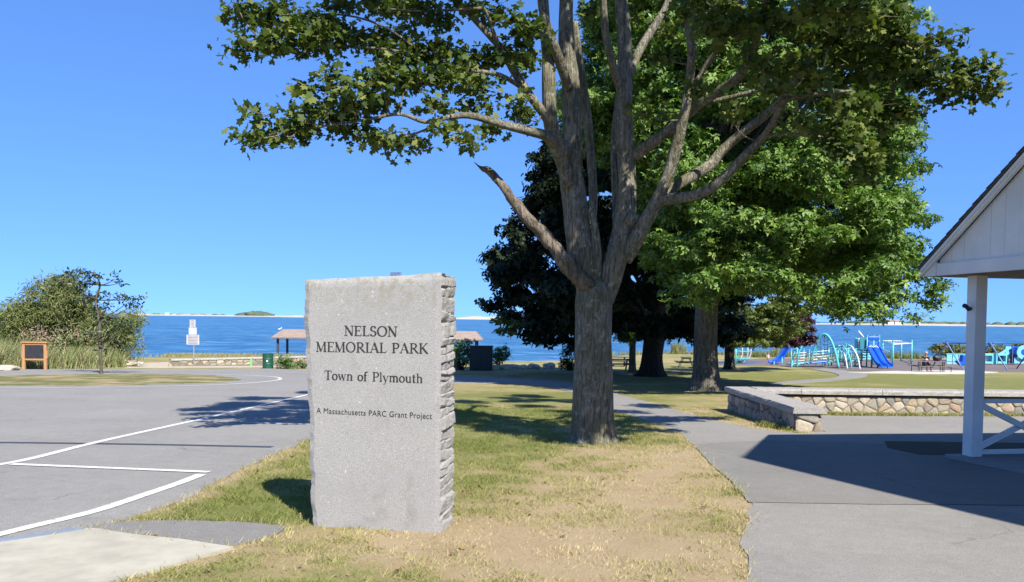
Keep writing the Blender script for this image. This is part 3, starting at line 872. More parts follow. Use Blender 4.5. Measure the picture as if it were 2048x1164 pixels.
# ================================================================== GRANITE MONUMENT
A = G(625, 1052); B = G(879, 1066)
fx = Vector((B.x - A.x, B.y - A.y, 0)); MW = fx.length; fx.normalize()
fn = Vector((-fx.y, fx.x, 0))                       # into the stone (away from the camera)
zb = min(A.z, B.z) - 0.03
A0 = Vector((A.x, A.y, 0))
def on_front(px, py):
    v = ray(px, py)
    t = (A0 - Vector((0, 0, 0))).dot(fn) / v.dot(fn)
    q = CAM + v * t
    return (q - A0).dot(fx), q.z
ztop = on_front(740, 556)[1]
TH = 0.42
mon = thing('granite_monument', (A.x + fx.x * MW / 2 + fn.x * TH / 2, A.y + fx.y * MW / 2 + fn.y * TH / 2, zb + .03),
            'tall rough-edged grey granite slab with carved park name', 'monument')
rr = random.Random(5)
cuts, zc = [0.0], 0.0
HH = ztop - zb
while zc < HH:
    zc += rr.choice((.045, .06, .07, .08, .1, .125)) * rr.uniform(.85, 1.15); cuts.append(zc)
gaps = [rr.random() for _ in cuts]
amps = [rr.uniform(0.010, 0.040) for _ in cuts]; tilt = [rr.uniform(-.026, .026) for _ in cuts]
def course(z, y):
    for i in range(len(cuts) - 1):
        zz = z + tilt[i] * (y / TH - .5) * 2
        if cuts[i] <= zz <= cuts[i + 1] or i == len(cuts) - 2:
            t = min(1, max(0, (zz - cuts[i]) / (cuts[i + 1] - cuts[i])))
            prof = (1 - abs(2 * t - 1) ** (7 + 9 * gaps[i]))
            prof = prof if gaps[i] > .22 else .55 + .45 * prof
            skew = 0.45 + 0.55 * t if gaps[i] > .5 else 1.0 - .35 * t
            ch = float(vnoise(y * 9 + i * 7.7, i * 3.1, 8))
            return amps[i] * prof * skew * (0.55 + 0.8 * ch) - 0.012
    return 0
NF, NS, NZ = 26, 12, 230
v, f = [], []
for iz in range(NZ + 1):
    z = HH * iz / NZ
    tv = z / HH
    loop = []
    lft = -0.085 * tv - 0.006 + 0.030 * (float(fbm(z * 7, 1.0, 3, 4)) - .5) * 2 - 0.014 * max(0, float(vnoise(z * 15, 2, 4)) - .6) * 2
    topin = 0.022 * max(0, (tv - 0.975) / 0.025) ** 2
    for i in range(NF):
        t = i / NF
        chip = 0.018 * max(0.0, 1 - t * MW / 0.02) * (0.4 + float(vnoise(z * 12, 5, 2)))
        loop.append((lft + (MW - lft) * t, chip + topin + (0.02 * max(0, (tv - .965) / .035) * float(vnoise(t * 14, 3, 3)))))
    for i in range(NS):
        y = TH * i / NS
        c_ = course(z, y) + 0.026 * (float(fbm(y * 18, z * 18, 12, 4)) - .5)
        e = min(1.0, y / 0.03)
        loop.append((MW + c_ * (0.35 + 0.65 * e), y if i else 0.004 + topin))
    for i in range(NF):
        t = i / NF
        loop.append((MW + course(z, TH) * .8 - (MW + course(z, TH) * .8 - lft) * t, TH + .02 * (float(fbm(t * 9, z * 7, 6, 3)) - .5)))
    for i in range(NS):
        y = TH * (1 - i / NS)
        loop.append((lft - 0.03 * math.sin(math.pi * i / NS) * (float(fbm(y * 9, z * 9, 14, 3))), y))
    for (s, y) in loop:
        zz = z
        if iz == NZ or iz >= NZ - 2:
            zz = z + 0.035 * (float(fbm(s * 4 + 3, y * 6, 19, 3)) - .5) * (1 if iz == NZ else .5)
        zz += (.045 * s / MW - .008) * max(0.0, (tv - .85) / .15)
        p = A0 + fx * s + fn * y
        v.append((p.x, p.y, zb + zz))
n = len(loop)
for iz in range(NZ):
    for k in range(n):
        a_, b_ = iz * n + k, iz * n + (k + 1) % n
        f.append((a_, b_, b_ + n, a_ + n))
f.append(tuple(NZ * n + k for k in range(n)))
mb = MB(); mb.add(v, f)
build('slab', mb, M_GRAN, mon)

# ---- lettering: drawn glyphs with thick and thin strokes and serifs
TK, TN = 0.15, 0.06
def arc(cx, cy, rx, ry, a0, a1, k=14):
    return [(cx + rx * math.cos(R(a0 + (a1 - a0) * i / k)), cy + ry * math.sin(R(a0 + (a1 - a0) * i / k))) for i in range(k + 1)]
def vs_w(pts):      # stroke weight from direction: vertical strokes are thick
    ws = []
    for i in range(len(pts)):
        a_, b_ = pts[max(i - 1, 0)], pts[min(i + 1, len(pts) - 1)]
        dx, dy = b_[0] - a_[0], b_[1] - a_[1]
        L = math.hypot(dx, dy) + 1e-9
        ws.append(TN + (TK - TN) * (abs(dy) / L) ** 1.5)
    return ws
SER = lambda x, y, w=.30: ([(x - w / 2, y), (x + w / 2, y)], .05)
GL = {
 'N': (.86, [([(.14, 0), (.14, 1)], .07), ([(.12, 1), (.72, 0)], .15), ([(.72, 0), (.72, 1)], .07), SER(.14, .02), SER(.10, .98, .24), SER(.72, .98)]),
 'E': (.74, [([(.2, 0), (.2, 1)], TK), ([(.06, .975), (.66, .975)], .06), ([(.2, .52), (.52, .52)], .055), ([(.06, .025), (.68, .025)], .06), ([(.645, .98), (.635, .78)], .05), ([(.66, .02), (.69, .24)], .05), ([(.52, .42), (.52, .62)], .045)]),
 'L': (.70, [([(.2, 0), (.2, 1)], TK), SER(.2, .98, .34), ([(.05, .025), (.64, .025)], .06), ([(.63, .02), (.66, .24)], .05)]),
 'S': (.64, [(arc(.32, .74, .20, .235, 20, 270, 12)[:-1] + arc(.31, .26, .23, .25, 90, -160, 14), None), ([(.52, .98), (.51, .76)], .045), ([(.09, .02), (.10, .26)], .045)]),
 'O': (.98, [(arc(.48, .5, .39, .49, 0, 360, 28), None)]),
 'M': (1.06, [([(.15, 0), (.17, 1)], .07), ([(.15, 1), (.50, .04)], .15), ([(.50, .04), (.84, 1)], .07), ([(.86, 1), (.88, 0)], TK), SER(.15, .02, .26), SER(.88, .02, .32), SER(.13, .98, .2), SER(.88, .98, .24)]),
 'R': (.86, [([(.2, 0), (.2, 1)], TK), ([(.06, .975), (.40, .975)] + arc(.40, .74, .24, .235, 90, -90, 10) + [(.2, .505)], None), ([(.38, .50), (.80, .01)], .13), SER(.2, .02, .34), SER(.80, .02, .14)]),
 'I': (.44, [([(.22, 0), (.22, 1)], TK), SER(.22, .02, .36), SER(.22, .98, .36)]),
 'A': (.90, [([(.12, 0), (.44, 1)], .07), ([(.44, 1.0), (.78, 0)], .15), ([(.24, .34), (.66, .34)], .05), SER(.12, .02, .26), SER(.78, .02, .32)]),
 'P': (.74, [([(.2, 0), (.2, 1)], TK), ([(.06, .975), (.40, .975)] + arc(.40, .72, .25, .255, 90, -90, 10) + [(.2, .465)], None), SER(.2, .02, .34)]),
 'K': (.90, [([(.2, 0), (.2, 1)], TK), ([(.2, .40), (.72, .98)], .065), ([(.36, .58), (.80, .01)], .14), SER(.2, .02, .34), SER(.2, .98, .34), SER(.72, .98, .22), SER(.80, .02, .22)]),
 'T': (.80, [([(.39, 0), (.39, 1)], TK), ([(.04, .975), (.74, .975)], .06), ([(.055, .98), (.04, .76)], .05), ([(.725, .98), (.74, .76)], .05), SER(.39, .02, .34)]),
 'o': (.62, [(arc(.30, .33, .23, .315, 0, 360, 22), None)]),
 'w': (.88, [([(.10, .64), (.26, .02)], .12), ([(.26, .02), (.44, .64)], .055), ([(.42, .64), (.60, .02)], .12), ([(.60, .02), (.76, .64)], .055), SER(.10, .635, .2), SER(.44, .635, .18), SER(.76, .635, .18)]),
 'n': (.68, [([(.16, 0), (.16, .64)], .12), ([(.16, .48)] + arc(.34, .44, .18, .20, 150, 0, 9) + [(.52, 0)], None), SER(.16, .02, .26), SER(.52, .02, .26), SER(.11, .63, .14)]),
 'f': (.42, [([(.17, 0), (.17, .80)] + arc(.30, .80, .13, .19, 180, 40, 8), None), SER(.17, .02, .28), ([(.04, .62), (.36, .62)], .05)]),
 'l': (.34, [([(.16, 0), (.16, 1.0)], .12), SER(.16, .02, .28), SER(.10, .98, .14)]),
 'y': (.64, [([(.10, .64), (.32, .02)], .12), ([(.54, .64), (.30, -.06), (.20, -.24), (.08, -.27)], .055), SER(.10, .635, .22), SER(.54, .635, .18)]),
 'm': (1.02, [([(.16, 0), (.16, .64)], .12), ([(.16, .48)] + arc(.33, .44, .17, .20, 150, 0, 9) + [(.50, 0)], None), ([(.50, .48)] + arc(.67, .44, .17, .20, 150, 0, 9) + [(.84, 0)], None), SER(.16, .02, .25), SER(.50, .02, .24), SER(.84, .02, .25), SER(.11, .63, .14)]),
 'u': (.68, [([(.15, .64), (.15, .24)] + arc(.32, .21, .17, .20, 180, 330, 9), None), ([(.51, .64), (.51, 0)], .12), SER(.10, .63, .16), SER(.46, .63, .16), SER(.56, .02, .14)]),
 't': (.42, [([(.18, .84), (.18, .18)] + arc(.29, .15, .11, .13, 180, 310, 7), None), ([(.04, .62), (.38, .62)], .05)]),
 'h': (.68, [([(.16, 0), (.16, 1.0)], .12), ([(.16, .48)] + arc(.34, .44, .18, .20, 150, 0, 9) + [(.52, 0)], None), SER(.16, .02, .26), SER(.52, .02, .26), SER(.11, .98, .14)]),
 ' ': (.46, []),
}
LIFT = [0.0]
def stroke(mb, pts, w, to):
    ws = vs_w(pts) if w is None else [w] * len(pts)
    LIFT[0] = (LIFT[0] + 0.00013) % 0.0016
    l_, r_ = [], []
    for i, p in enumerate(pts):
        a_, b_ = pts[max(i - 1, 0)], pts[min(i + 1, len(pts) - 1)]
        dx, dy = b_[0] - a_[0], b_[1] - a_[1]
        L = math.hypot(dx, dy) + 1e-9
        nx_, ny_ = -dy / L * ws[i] / 2, dx / L * ws[i] / 2
        l_.append(to(p[0] + nx_, p[1] + ny_, LIFT[0])); r_.append(to(p[0] - nx_, p[1] - ny_, LIFT[0]))
    k = len(pts)
    mb.add(l_ + r_, [(i, k + i, k + i + 1, i + 1) for i in range(k - 1)])
def front_pt(s, z, lift):
    p = A0 + fx * s - fn * (0.0025 + lift)
    return (p.x, p.y, z)
def inscribe(text, x0, y0, x1, y1, cap_px, name='inscription'):
    """baseline from photo point (x0,y0) to (x1,y1)"""
    s0, z0 = on_front(x0, y0); s1, z1 = on_front(x1, y1)
    hc = on_front((x0 + x1) / 2, (y0 + y1) / 2 - cap_px)[1] - on_front((x0 + x1) / 2, (y0 + y1) / 2)[1]
    total = sum(GL[c_][0] for c_ in text)
    kx = (s1 - s0) / total
    mb = MB(); cx_ = 0.0
    for c_ in text + ' ':
        if c_ == ' ':
            build(name, mb, M_INK, mon); mb = MB()
        for pts, w in GL[c_][1]:
            def to(x, y, l, cx_=cx_):
                s = s0 + (cx_ + x) * kx
                return front_pt(s, z0 + (z1 - z0) * (s - s0) / (s1 - s0) + y * hc, l)
            stroke(mb, pts, w, to)
        cx_ += GL[c_][0]
inscribe('NELSON', 689, 671, 795, 673, 20)
inscribe('MEMORIAL PARK', 632, 703, 857, 707, 20)
inscribe('Town of Plymouth', 649, 759, 846, 766, 18.5)
fc = bpy.data.curves.new('small_lettering', 'FONT'); fc.body = 'A Massachusetts PARC Grant Project'; fc.size = 1.0; fc.space_character = 1.06
fo = bpy.data.objects.new('small_lettering', fc); col.objects.link(fo)
dg = bpy.context.evaluated_depsgraph_get()
tm = bpy.data.meshes.new_from_object(fo.evaluated_get(dg))
bpy.data.objects.remove(fo)
tv_ = np.array([q.co[:] for q in tm.vertices])
s0, z0 = on_front(633, 826); s1, z1 = on_front(864, 838)
kx = (s1 - s0) / (tv_[:, 0].max() - tv_[:, 0].min())
hc = on_front(748, 832 - 12)[1] - on_front(748, 832)[1]
capu = 0.73
X0_ = tv_[:, 0].min()
polys_ = sorted([tuple(p.vertices) for p in tm.polygons], key=lambda f_: min(tv_[i_, 0] for i_ in f_))
words, reach = [[]], -1e9
for f_ in polys_:
    lo_, hi_ = min(tv_[i_, 0] for i_ in f_), max(tv_[i_, 0] for i_ in f_)
    if words[-1] and lo_ - reach > 0.2: words.append([])
    words[-1].append(f_); reach = max(reach, hi_)
for wd in words:
    used = sorted({i_ for f_ in wd for i_ in f_}); ix = {i_: k_ for k_, i_ in enumerate(used)}
    mb = MB()
    mb.add([front_pt(s0 + (tv_[i_, 0] - X0_) * kx, z0 + (z1 - z0) * (tv_[i_, 0] - X0_) * kx / (s1 - s0) + tv_[i_, 1] / capu * hc, 0) for i_ in used], [tuple(ix[i_] for i_ in f_) for f_ in wd])
    build('inscription', mb, M_INK, mon)

# little solar lamp standing on the back of the slab's top
c = A0 + fx * 0.60 + fn * 0.30
t = thing('solar_lamp', (c.x, c.y, ztop - .01), 'small dark solar panel lamp on top of the granite slab', 'lamp')
q = Vector((c.x, c.y, ztop))
build('stem', MB().tube([q + Vector((0, 0, -.03)), q + Vector((0, 0, .03))], .008, 8), M_BLACK, t)
build('panel', MB().frame(q + Vector((0, 0, .042)), fx, (fn * .5 + Vector((0, 0, .866))).normalized(), (fn * -.866 + Vector((0, 0, .5))).normalized(), .095, .05, .012),
      pm('solar_glass', (0.10, 0.14, 0.22), (0.06, 0.08, 0.13), 60, 0.2), t, bevel=.003)

# ================================================================== TREES
def lean_in(x, y):
    return -2.7 * float(smooth01(1290, 1680, x)) * max(0.15, 1 - max(0, y) / 330)
def limb_pts(spec, d0, lean=False):
    pts, rad = [], []
    for (x, y, do, w) in spec:
        if lean: do = do + lean_in(x, y)
        pts.append(P(x, y, d0 + do)); rad.append(S(d0 + do, w) / 2)
    return pts, rad

# ---- the big maple
gb = G(1185, 884)
D0 = gb.y
maple = thing('maple_tree', (gb.x, gb.y, gb.z - .05), 'large maple with forked grey trunk and broken dead limb, nearest tree', 'tree')
mb = MB()
def bark_r(t, a, p):
    base = math.exp(-max(0.0, (p.z - gb.z)) / 0.16)
    lump = 1 + 0.02 * math.sin(7 * a + 2.2 * p.z) + 0.018 * math.sin(13 * a - 1.3 * p.z + 1) + 0.03 * (2 * float(fbm(a * 1.9 + 5, p.z * 1.2, 4, 3)) - 1)
    return lump + base * (0.16 * max(0, math.sin(4 * a + 0.6)) + 0.10 * max(0, math.sin(3 * a + 2.0)))
trunk = [(1186, 900, 0, 96), (1186, 884, 0, 94), (1186, 868, 0, 86), (1186, 835, 0, 82), (1186, 790, 0, 79), (1186, 740, 0, 76), (1186, 690, 0, 73), (1187, 640, 0, 72), (1188, 605, 0, 74), (1190, 582, 0, 70), (1194, 562, .08, 44), (1197, 545, .15, 14)]
p_, r_ = limb_pts(trunk, D0); mb.tube(p_, r_, 36, 5, rfun=bark_r)
LIMBS = [
 # stems
 [(1178, 600, 0, 46), (1172, 555, -.02, 56), (1164, 510, 0, 57), (1157, 460, .05, 54), (1149, 400, .1, 52), (1142, 350, .1, 48), (1147, 290, .1, 40), (1144, 220, .1, 40), (1140, 160, .1, 38), (1134, 100, .1, 34), (1132, 40, .1, 30), (1130, -40, .1, 26), (1122, -160, 0, 22), (1110, -300, -.2, 14)],
 [(1137, 372, -.05, 28), (1125, 325, -.15, 32), (1110, 280, -.3, 36), (1100, 230, -.35, 32), (1097, 170, -.35, 29), (1095, 110, -.35, 26), (1090, 50, -.4, 24), (1084, -30, -.4, 20), (1060, -160, -.5, 14)],
 [(1206, 605, .05, 40), (1218, 560, .0, 50), (1233, 515, -.05, 47), (1246, 465, -.05, 44), (1252, 410, 0, 42), (1253, 350, 0, 38), (1251, 300, 0, 37), (1248, 240, 0, 35), (1248, 170, 0, 33), (1250, 100, .05, 30), (1246, 40, .1, 30), (1240, -40, .1, 26), (1250, -160, .2, 20), (1262, -300, .2, 12)],
 [(1180, 560, .3, 18), (1183, 480, .45, 18), (1186, 410, .6, 19), (1184, 340, .7, 20), (1176, 250, .8, 20), (1164, 170, .8, 22), (1156, 100, .8, 18), (1150, 44, .8, 12)],
 [(1234, 490, .4, 14), (1230, 410, .5, 14), (1228, 330, .5, 15), (1232, 250, .6, 18), (1240, 170, .7, 14)],
 # right-hand limbs
 [(1250, 520, -.1, 30), (1276, 474, -.25, 34), (1304, 420, -.4, 30), (1330, 365, -.5, 26), (1350, 305, -.6, 26), (1366, 240, -.7, 23), (1378, 170, -.7, 20), (1382, 100, -.8, 18), (1374, 40, -.8, 16), (1368, -40, -.9, 14), (1360, -160, -1, 9)],
 [(1300, 425, -.35, 24), (1340, 380, -.2, 24), (1385, 352, 0, 25), (1420, 330, .1, 23), (1450, 296, .2, 22), (1495, 258, .2, 20), (1540, 222, .3, 18), (1585, 168, .3, 17), (1625, 110, .4, 15), (1662, 64, .4, 12), (1694, 18, .4, 10), (1715, -40, .5, 8)],
 [(1318, 400, -.45, 26), (1360, 396, -.6, 24), (1410, 384, -.8, 22), (1452, 352, -.9, 21), (1490, 312, -1, 20), (1530, 270, -1.1, 17), (1560, 220, -1.2, 15), (1572, 200, -1.2, 14), (1620, 190, -1.2, 11), (1665, 185, -1.2, 9), (1702, 182, -1.2, 6)],
 [(1268, 312, .0, 28), (1300, 288, -.2, 25), (1340, 260, -.3, 23), (1390, 216, -.5, 22), (1436, 184, -.6, 20), (1480, 150, -.7, 19), (1508, 100, -.8, 17), (1520, 50, -.8, 15), (1532, 0, -.8, 13), (1550, -80, -.9, 9)],
 [(1256, 150, .1, 20), (1285, 90, .3, 19), (1310, 50, .4, 17), (1335, 5, .5, 15), (1360, -80, .6, 10)],
 [(1370, 215, -.7, 12), (1400, 150, -.5, 12), (1440, 90, -.4, 11), (1470, 30, -.4, 10), (1480, -50, -.4, 8)],
 [(1395, 210, -.5, 12), (1480, 190, -.4, 10), (1560, 168, -.3, 8), (1640, 130, -.3, 6)],
 [(1590, 165, .3, 10), (1680, 130, .4, 9), (1760, 120, .6, 7), (1850, 150, .8, 6), (1940, 170, .9, 4)],
 [(1640, 90, .4, 9), (1720, 70, .3, 8), (1800, 80, .2, 6), (1880, 100, .2, 4)],
 [(1530, 270, -1.1, 9), (1620, 270, -1.3, 7), (1700, 290, -1.4, 5)],
 [(1246, 200, 0, 16), (1225, 130, -.3, 18), (1212, 70, -.4, 17), (1206, 0, -.5, 15), (1195, -90, -.6, 11)],
 # left-hand limbs
 [(1118, 300, -.2, 30), (1095, 274, -.5, 24), (1060, 263, -.8, 21), (1015, 252, -1.0, 18), (975, 240, -1.1, 16), (935, 231, -1.2, 14), (895, 235, -1.3, 11), (850, 244, -1.4, 9), (800, 228, -1.5, 8), (740, 238, -1.6, 6), (660, 250, -1.7, 5), (560, 268, -1.8, 3)],
 [(1104, 250, -.35, 24), (1084, 222, -.4, 21), (1056, 186, -.5, 19), (1030, 146, -.5, 18), (1004, 100, -.6, 16), (975, 66, -.6, 15), (945, 34, -.6, 13), (915, 0, -.7, 11), (880, -60, -.8, 8)],
 [(1000, 96, -.6, 10), (985, 60, -.8, 9), (970, 20, -.9, 8), (940, 18, -1, 7), (840, 22, -1.1, 5), (780, 18, -1.2, 3)],
 [(1050, 180, -.5, 11), (1000, 150, -.8, 10), (940, 140, -1, 9), (860, 120, -1.2, 8), (780, 100, -1.4, 7), (690, 92, -1.5, 6), (600, 88, -1.6, 5), (500, 92, -1.7, 3)],
 [(1138, 180, 0, 20), (1118, 120, -.4, 22), (1100, 70, -.6, 21), (1086, 20, -.7, 19), (1075, -40, -.8, 15), (1040, -130, -.9, 10)],
 [(860, 120, -1.2, 6), (780, 60, -1.3, 5), (690, 30, -1.4, 4), (560, 30, -1.5, 3)],
 [(870, 240, -1.35, 6), (850, 260, -1.3, 5), (780, 282, -1.3, 4)],
 [(905, 0, -.7, 8), (820, -60, -1.0, 7), (700, -90, -1.3, 6), (580, -100, -1.5, 4)],
 # small bare twigs
 [(1468, 160, -.7, 4), (1500, 176, -.8, 3), (1530, 168, -.8, 2)],
 [(1330, 215, -.4, 4), (1345, 225, -.4, 3), (1380, 218, -.4, 2)],
]
for sp in LIMBS:
    p_, r_ = limb_pts(sp, D0, True)
    r_ = [x * (.9 if sp[0][1] < 590 else .95) for x in r_]
    mb.tube(p_, r_, 14 if sp[0][3] > 18 else 8, 4, rfun=lambda t, a, p: 1 + 0.05 * math.sin(3 * a + 4 * p.z) + 0.10 * (2 * float(fbm(a * 1.3, p.z * 2.5 + p.x, 5, 2)) - 1))
# stub and burls
p_, r_ = limb_pts([(1192, 565, -.1, 20), (1194, 510, -.12, 20), (1190, 462, -.12, 17), (1186, 430, -.14, 10), (1184, 420, -.14, 4)], D0); mb.tube(p_, r_, 10, 3)
c_ = P(1262, 438, D0 - .2); mb.ico(c_, .13, 3, .25, 2, (1, .9, 1))
c_ = P(1128, 300, D0 - .2); mb.ico(c_, .12, 4, .3, 2, (1, 1, 1.2))
build('trunk', mb, M_BARK, maple, smooth=True)
mb = MB()
p_, r_ = limb_pts([(1178, 572, -.12, 38), (1155, 552, -.2, 36), (1134, 528, -.25, 31), (1118, 506, -.28, 27), (1104, 488, -.3, 25), (1086, 470, -.3, 25), (1068, 450, -.3, 23), (1050, 432, -.33, 22), (1036, 412, -.35, 20), (1020, 394, -.4, 20), (1006, 374, -.4, 18), (996, 362, -.4, 17), (986, 350, -.4, 13), (974, 340, -.4, 14), (966, 338, -.4, 10), (958, 333, -.4, 4), (948, 324, -.4, 1)], D0)
mb.tube(p_, r_, 14, 4, rfun=lambda t, a, p: 1 + 0.10 * math.sin(2 * a + 14 * p.z) + 0.42 * (2 * float(fbm(a * 2.0 + 3, p.z * 9, 7, 4)) - 1))
p_, r_ = limb_pts([(985, 352, -.38, 6), (1000, 366, -.42, 5), (1014, 384, -.4, 2)], D0); mb.tube(p_, r_, 6, 2)
o = build('dead_limb', mb, M_DEADWOOD, maple, smooth=True); o['label'] = 'bare broken limb with splintered tip'

MAPLE = [  # photo x, y, half width, half height, depth offset
 (490, 28, 34, 24, -1.5), (540, 40, 38, 26, -1.5), (590, 52, 40, 28, -1.4), (640, 62, 42, 30, -1.5), (480, 95, 40, 17, -1.7), (540, 84, 48, 20, -1.6), (610, 92, 46, 18, -1.6), (660, 40, 38, 24, -1.3),
 (560, 12, 40, 14, -1.2), (700, 12, 50, 12, -1.2), (770, 14, 48, 14, -1.1), (840, 16, 44, 16, -1.0), (880, 34, 30, 22, -.8), (800, 10, 46, 10, -.6), (930, 8, 30, 12, -.6),
 (700, 76, 34, 20, -1.4), (745, 88, 40, 24, -1.4), (800, 74, 34, 20, -1.2), (790, 118, 48, 30, -1.4), (845, 110, 46, 32, -1.2), (890, 96, 40, 26, -1.0), (820, 160, 54, 30, -1.3), (760, 158, 44, 26, -1.5),
 (880, 150, 42, 28, -1.1), (920, 165, 40, 24, -1.0), (700, 190, 40, 28, -1.5), (655, 175, 24, 20, -1.5), (750, 205, 50, 26, -1.5), (690, 225, 44, 22, -1.6), (630, 225, 36, 24, -1.7), (590, 245, 34, 20, -1.8),
 (548, 262, 38, 22, -1.8), (505, 278, 32, 24, -1.8), (505, 222, 16, 14, -1.8), (655, 140, 12, 12, -1.5), (620, 268, 36, 18, -1.7), (700, 262, 40, 18, -1.6), (750, 280, 44, 18, -1.4), (800, 285, 34, 16, -1.3), (838, 282, 22, 12, -1.3),
 (860, 215, 30, 16, -1.2), (905, 258, 26, 20, -1.2), (925, 285, 22, 14, -1.2), (955, 205, 30, 18, -1.0), (960, 170, 32, 20, -.9), (985, 262, 16, 18, -.9), (940, 120, 34, 28, -.9), (975, 118, 30, 26, -.6),
 (985, 30, 24, 18, -.6), (1008, 38, 18, 16, -.8), (1040, 58, 24, 26, -.8), (1035, 100, 30, 22, -.8), (1055, 110, 22, 20, -.7), (1040, 208, 18, 20, -.8), (1052, 236, 18, 18, -.7), (1065, 60, 18, 30, -1.2),
 (600, 180, 14, 12, -1.6), (470, 8, 14, 8, -1.5),
 # right side
 (1380, 20, 44, 22, -.8), (1440, 26, 48, 26, -1.2), (1500, 40, 42, 24, -1.4), (1560, 30, 50, 30, -.6), (1620, 50, 46, 30, 0), (1680, 60, 50, 34, .2), (1740, 34, 50, 34, .3), (1790, 30, 36, 34, .2), (1790, 76, 44, 28, .2),
 (1740, 96, 48, 28, .3), (1680, 110, 48, 28, .2), (1610, 120, 44, 22, -.9), (1880, 84, 36, 17, .3), (1840, 100, 34, 18, .3), (1800, 120, 44, 24, .4), (1850, 140, 44, 22, .6), (1910, 130, 34, 22, .7), (1950, 138, 32, 22, .8),
 (1900, 165, 38, 18, .7), (1960, 165, 28, 16, .8), (1985, 185, 13, 10, .9), (1925, 185, 30, 14, .8), (1885, 205, 18, 14, .7), (1830, 165, 32, 16, .5), (1760, 150, 46, 26, .2), (1700, 160, 44, 26, 0), (1640, 170, 40, 22, -1.0),
 (1660, 205, 40, 20, -1.3), (1720, 205, 46, 22, -.6), (1780, 210, 44, 20, 0), (1820, 225, 34, 18, .2), (1760, 245, 44, 20, -.2), (1690, 250, 44, 22, -1.2), (1640, 255, 30, 18, -1.3), (1700, 290, 42, 24, -1.4), (1660, 300, 34, 20, -1.3),
 (1730, 320, 34, 22, -1.3), (1740, 350, 20, 12, -1.2), (1600, 240, 28, 16, -1.2), (1545, 130, 34, 20, -1.2), (1500, 110, 26, 14, -1.6), (1450, 80, 30, 14, -1.5), (1560, 180, 30, 14, -1.6), (1420, 60, 36, 18, -1.8),
 (1400, 180, 22, 10, -1.4), (1330, 60, 26, 14, .8), (1330, 120, 22, 12, -1.0), (1180, 20, 24, 14, 1.2), (1290, 230, 18, 9, -.9), (1460, 220, 24, 10, -1.2), (1620, 20, 44, 18, -1.4), (1700, 20, 44, 20, -1.2),
]
blobs = []
for (x, y, rx, ry, do) in MAPLE:
    d = D0 + do + lean_in(x, y) + random.uniform(-.35, .35)
    rx3, rz3 = S(d, rx) * .86, S(d, ry) * .8
    blobs.append((tuple(P(x, y, d)), (rx3, max(.22, rx3 * .9), rz3)))
# crown above the frame and towards the camera, needed for the shade below
up_rng = random.Random(3)
k = 0
while k < 72:
    x, y, z = up_rng.uniform(-5.4, 7.2), up_rng.uniform(-4.6, 4.6), up_rng.uniform(5.2, 11.8)
    e = ((x - .8) / 6.0) ** 2 + (y / 4.4) ** 2 + ((z - 7.5) / 4.4) ** 2
    if not 0.25 < e < 1: continue
    q = proj((gb.x - .2 + x, D0 + y, z))
    if q[1] > -50 or D0 + y < 7.6: continue
    rr_ = up_rng.uniform(.32, .6)
    blobs.append(((gb.x - .2 + x, D0 + y, z), (rr_, rr_, rr_ * .6))); k += 1
# unseen leaf clumps added towards the sun to shade the trunk
k = 0
while k < 24:
    zt_, tt_ = up_rng.uniform(.2, 6.5), up_rng.uniform(4.2, 7.5)
    x, y, z = gb.x + .46 * tt_ + up_rng.gauss(0, .55), D0 - .888 * tt_, zt_ + tt_
    q = proj((x, y, z))
    if q[1] > -40 or y < 7.2: continue
    rr_ = up_rng.uniform(.3, .5)
    blobs.append(((x, y, z), (rr_, rr_, rr_ * .6))); k += 1
for k in range(9):  # more clumps added just out of view, shading the foot of the trunk
    zt_, tt_ = -.3 + .24 * k, 5.3 + .25 * (k % 2)
    blobs.append(((gb.x + .46 * tt_ + .22 * ((k * 7) % 5 - 2), D0 - .888 * tt_, zt_ + tt_), (.42, .42, .26)))
foliage('crown', blobs, M_L_MAPLE, maple, t_maple(), 0.112, 21.0, 14, 0.115, up=.8, rand=.62, outw=.3, shell=.2, flat=.6)
# fine twigs inside the foliage
mb = MB()
limb3 = []
for sp in LIMBS[:-2]:
    p_, _ = limb_pts(sp, D0, True)
    for i in range(len(p_) - 1):
        for t_ in (0, .33, .66): limb3.append(p_[i].lerp(p_[i + 1], t_))
for (c, r) in blobs:
    c = Vector(c)
    near = min(limb3, key=lambda q: (q - c).length_squared + (0.6 if q.z > c.z + .2 else 0))
    if (near - c).length > 1.5:
        near = c + (near - c).normalized() * .5
    m_ = near.lerp(c, .5) + Vector((random.uniform(-.08, .08), random.uniform(-.08, .08), random.uniform(-.12, .04)))
    mb.tube([near, m_, c], [.014, .011, .006], 5, 3)
    for _ in range(3):
        e = c + Vector((random.gauss(0, r[0] * .6), random.gauss(0, r[1] * .6), random.gauss(0, r[2] * .5)))
        mb.tube([c.lerp(near, .15), e], [.006, .003], 4)
build('twigs', mb, M_BARK, maple, smooth=True)

# ---- generic tree made of a trunk, limbs and clumps in an envelope
def trunk_mesh(base, pts, sides=14, flare=0.5, fh=0.5):
    mb = MB()
    p_ = [q[0] for q in pts]; r_ = [q[1] for q in pts]
    mb.tube(p_, r_, sides, 4, rfun=lambda t, a, p: 1 + flare * math.exp(-max(0, p.z - base.z) / fh) * (0.7 + 0.5 * math.sin(4 * a + 1)) + 0.05 * math.sin(3 * a + p.z))
    return mb

def limbs_to(mb, start_pts, blobs, rnd, n, r0=.09, r1=.03):
    for (c, r) in rnd.sample(blobs, min(n, len(blobs))):
        c = Vector(c); s = rnd.choice(start_pts)
        m_ = s.lerp(c, .5) + Vector((rnd.uniform(-.3, .3), rnd.uniform(-.3, .3), rnd.uniform(-.4, .1)))
        mb.tube([s, m_, c], [r0, (r0 + r1) / 2, r1], 7, 4)

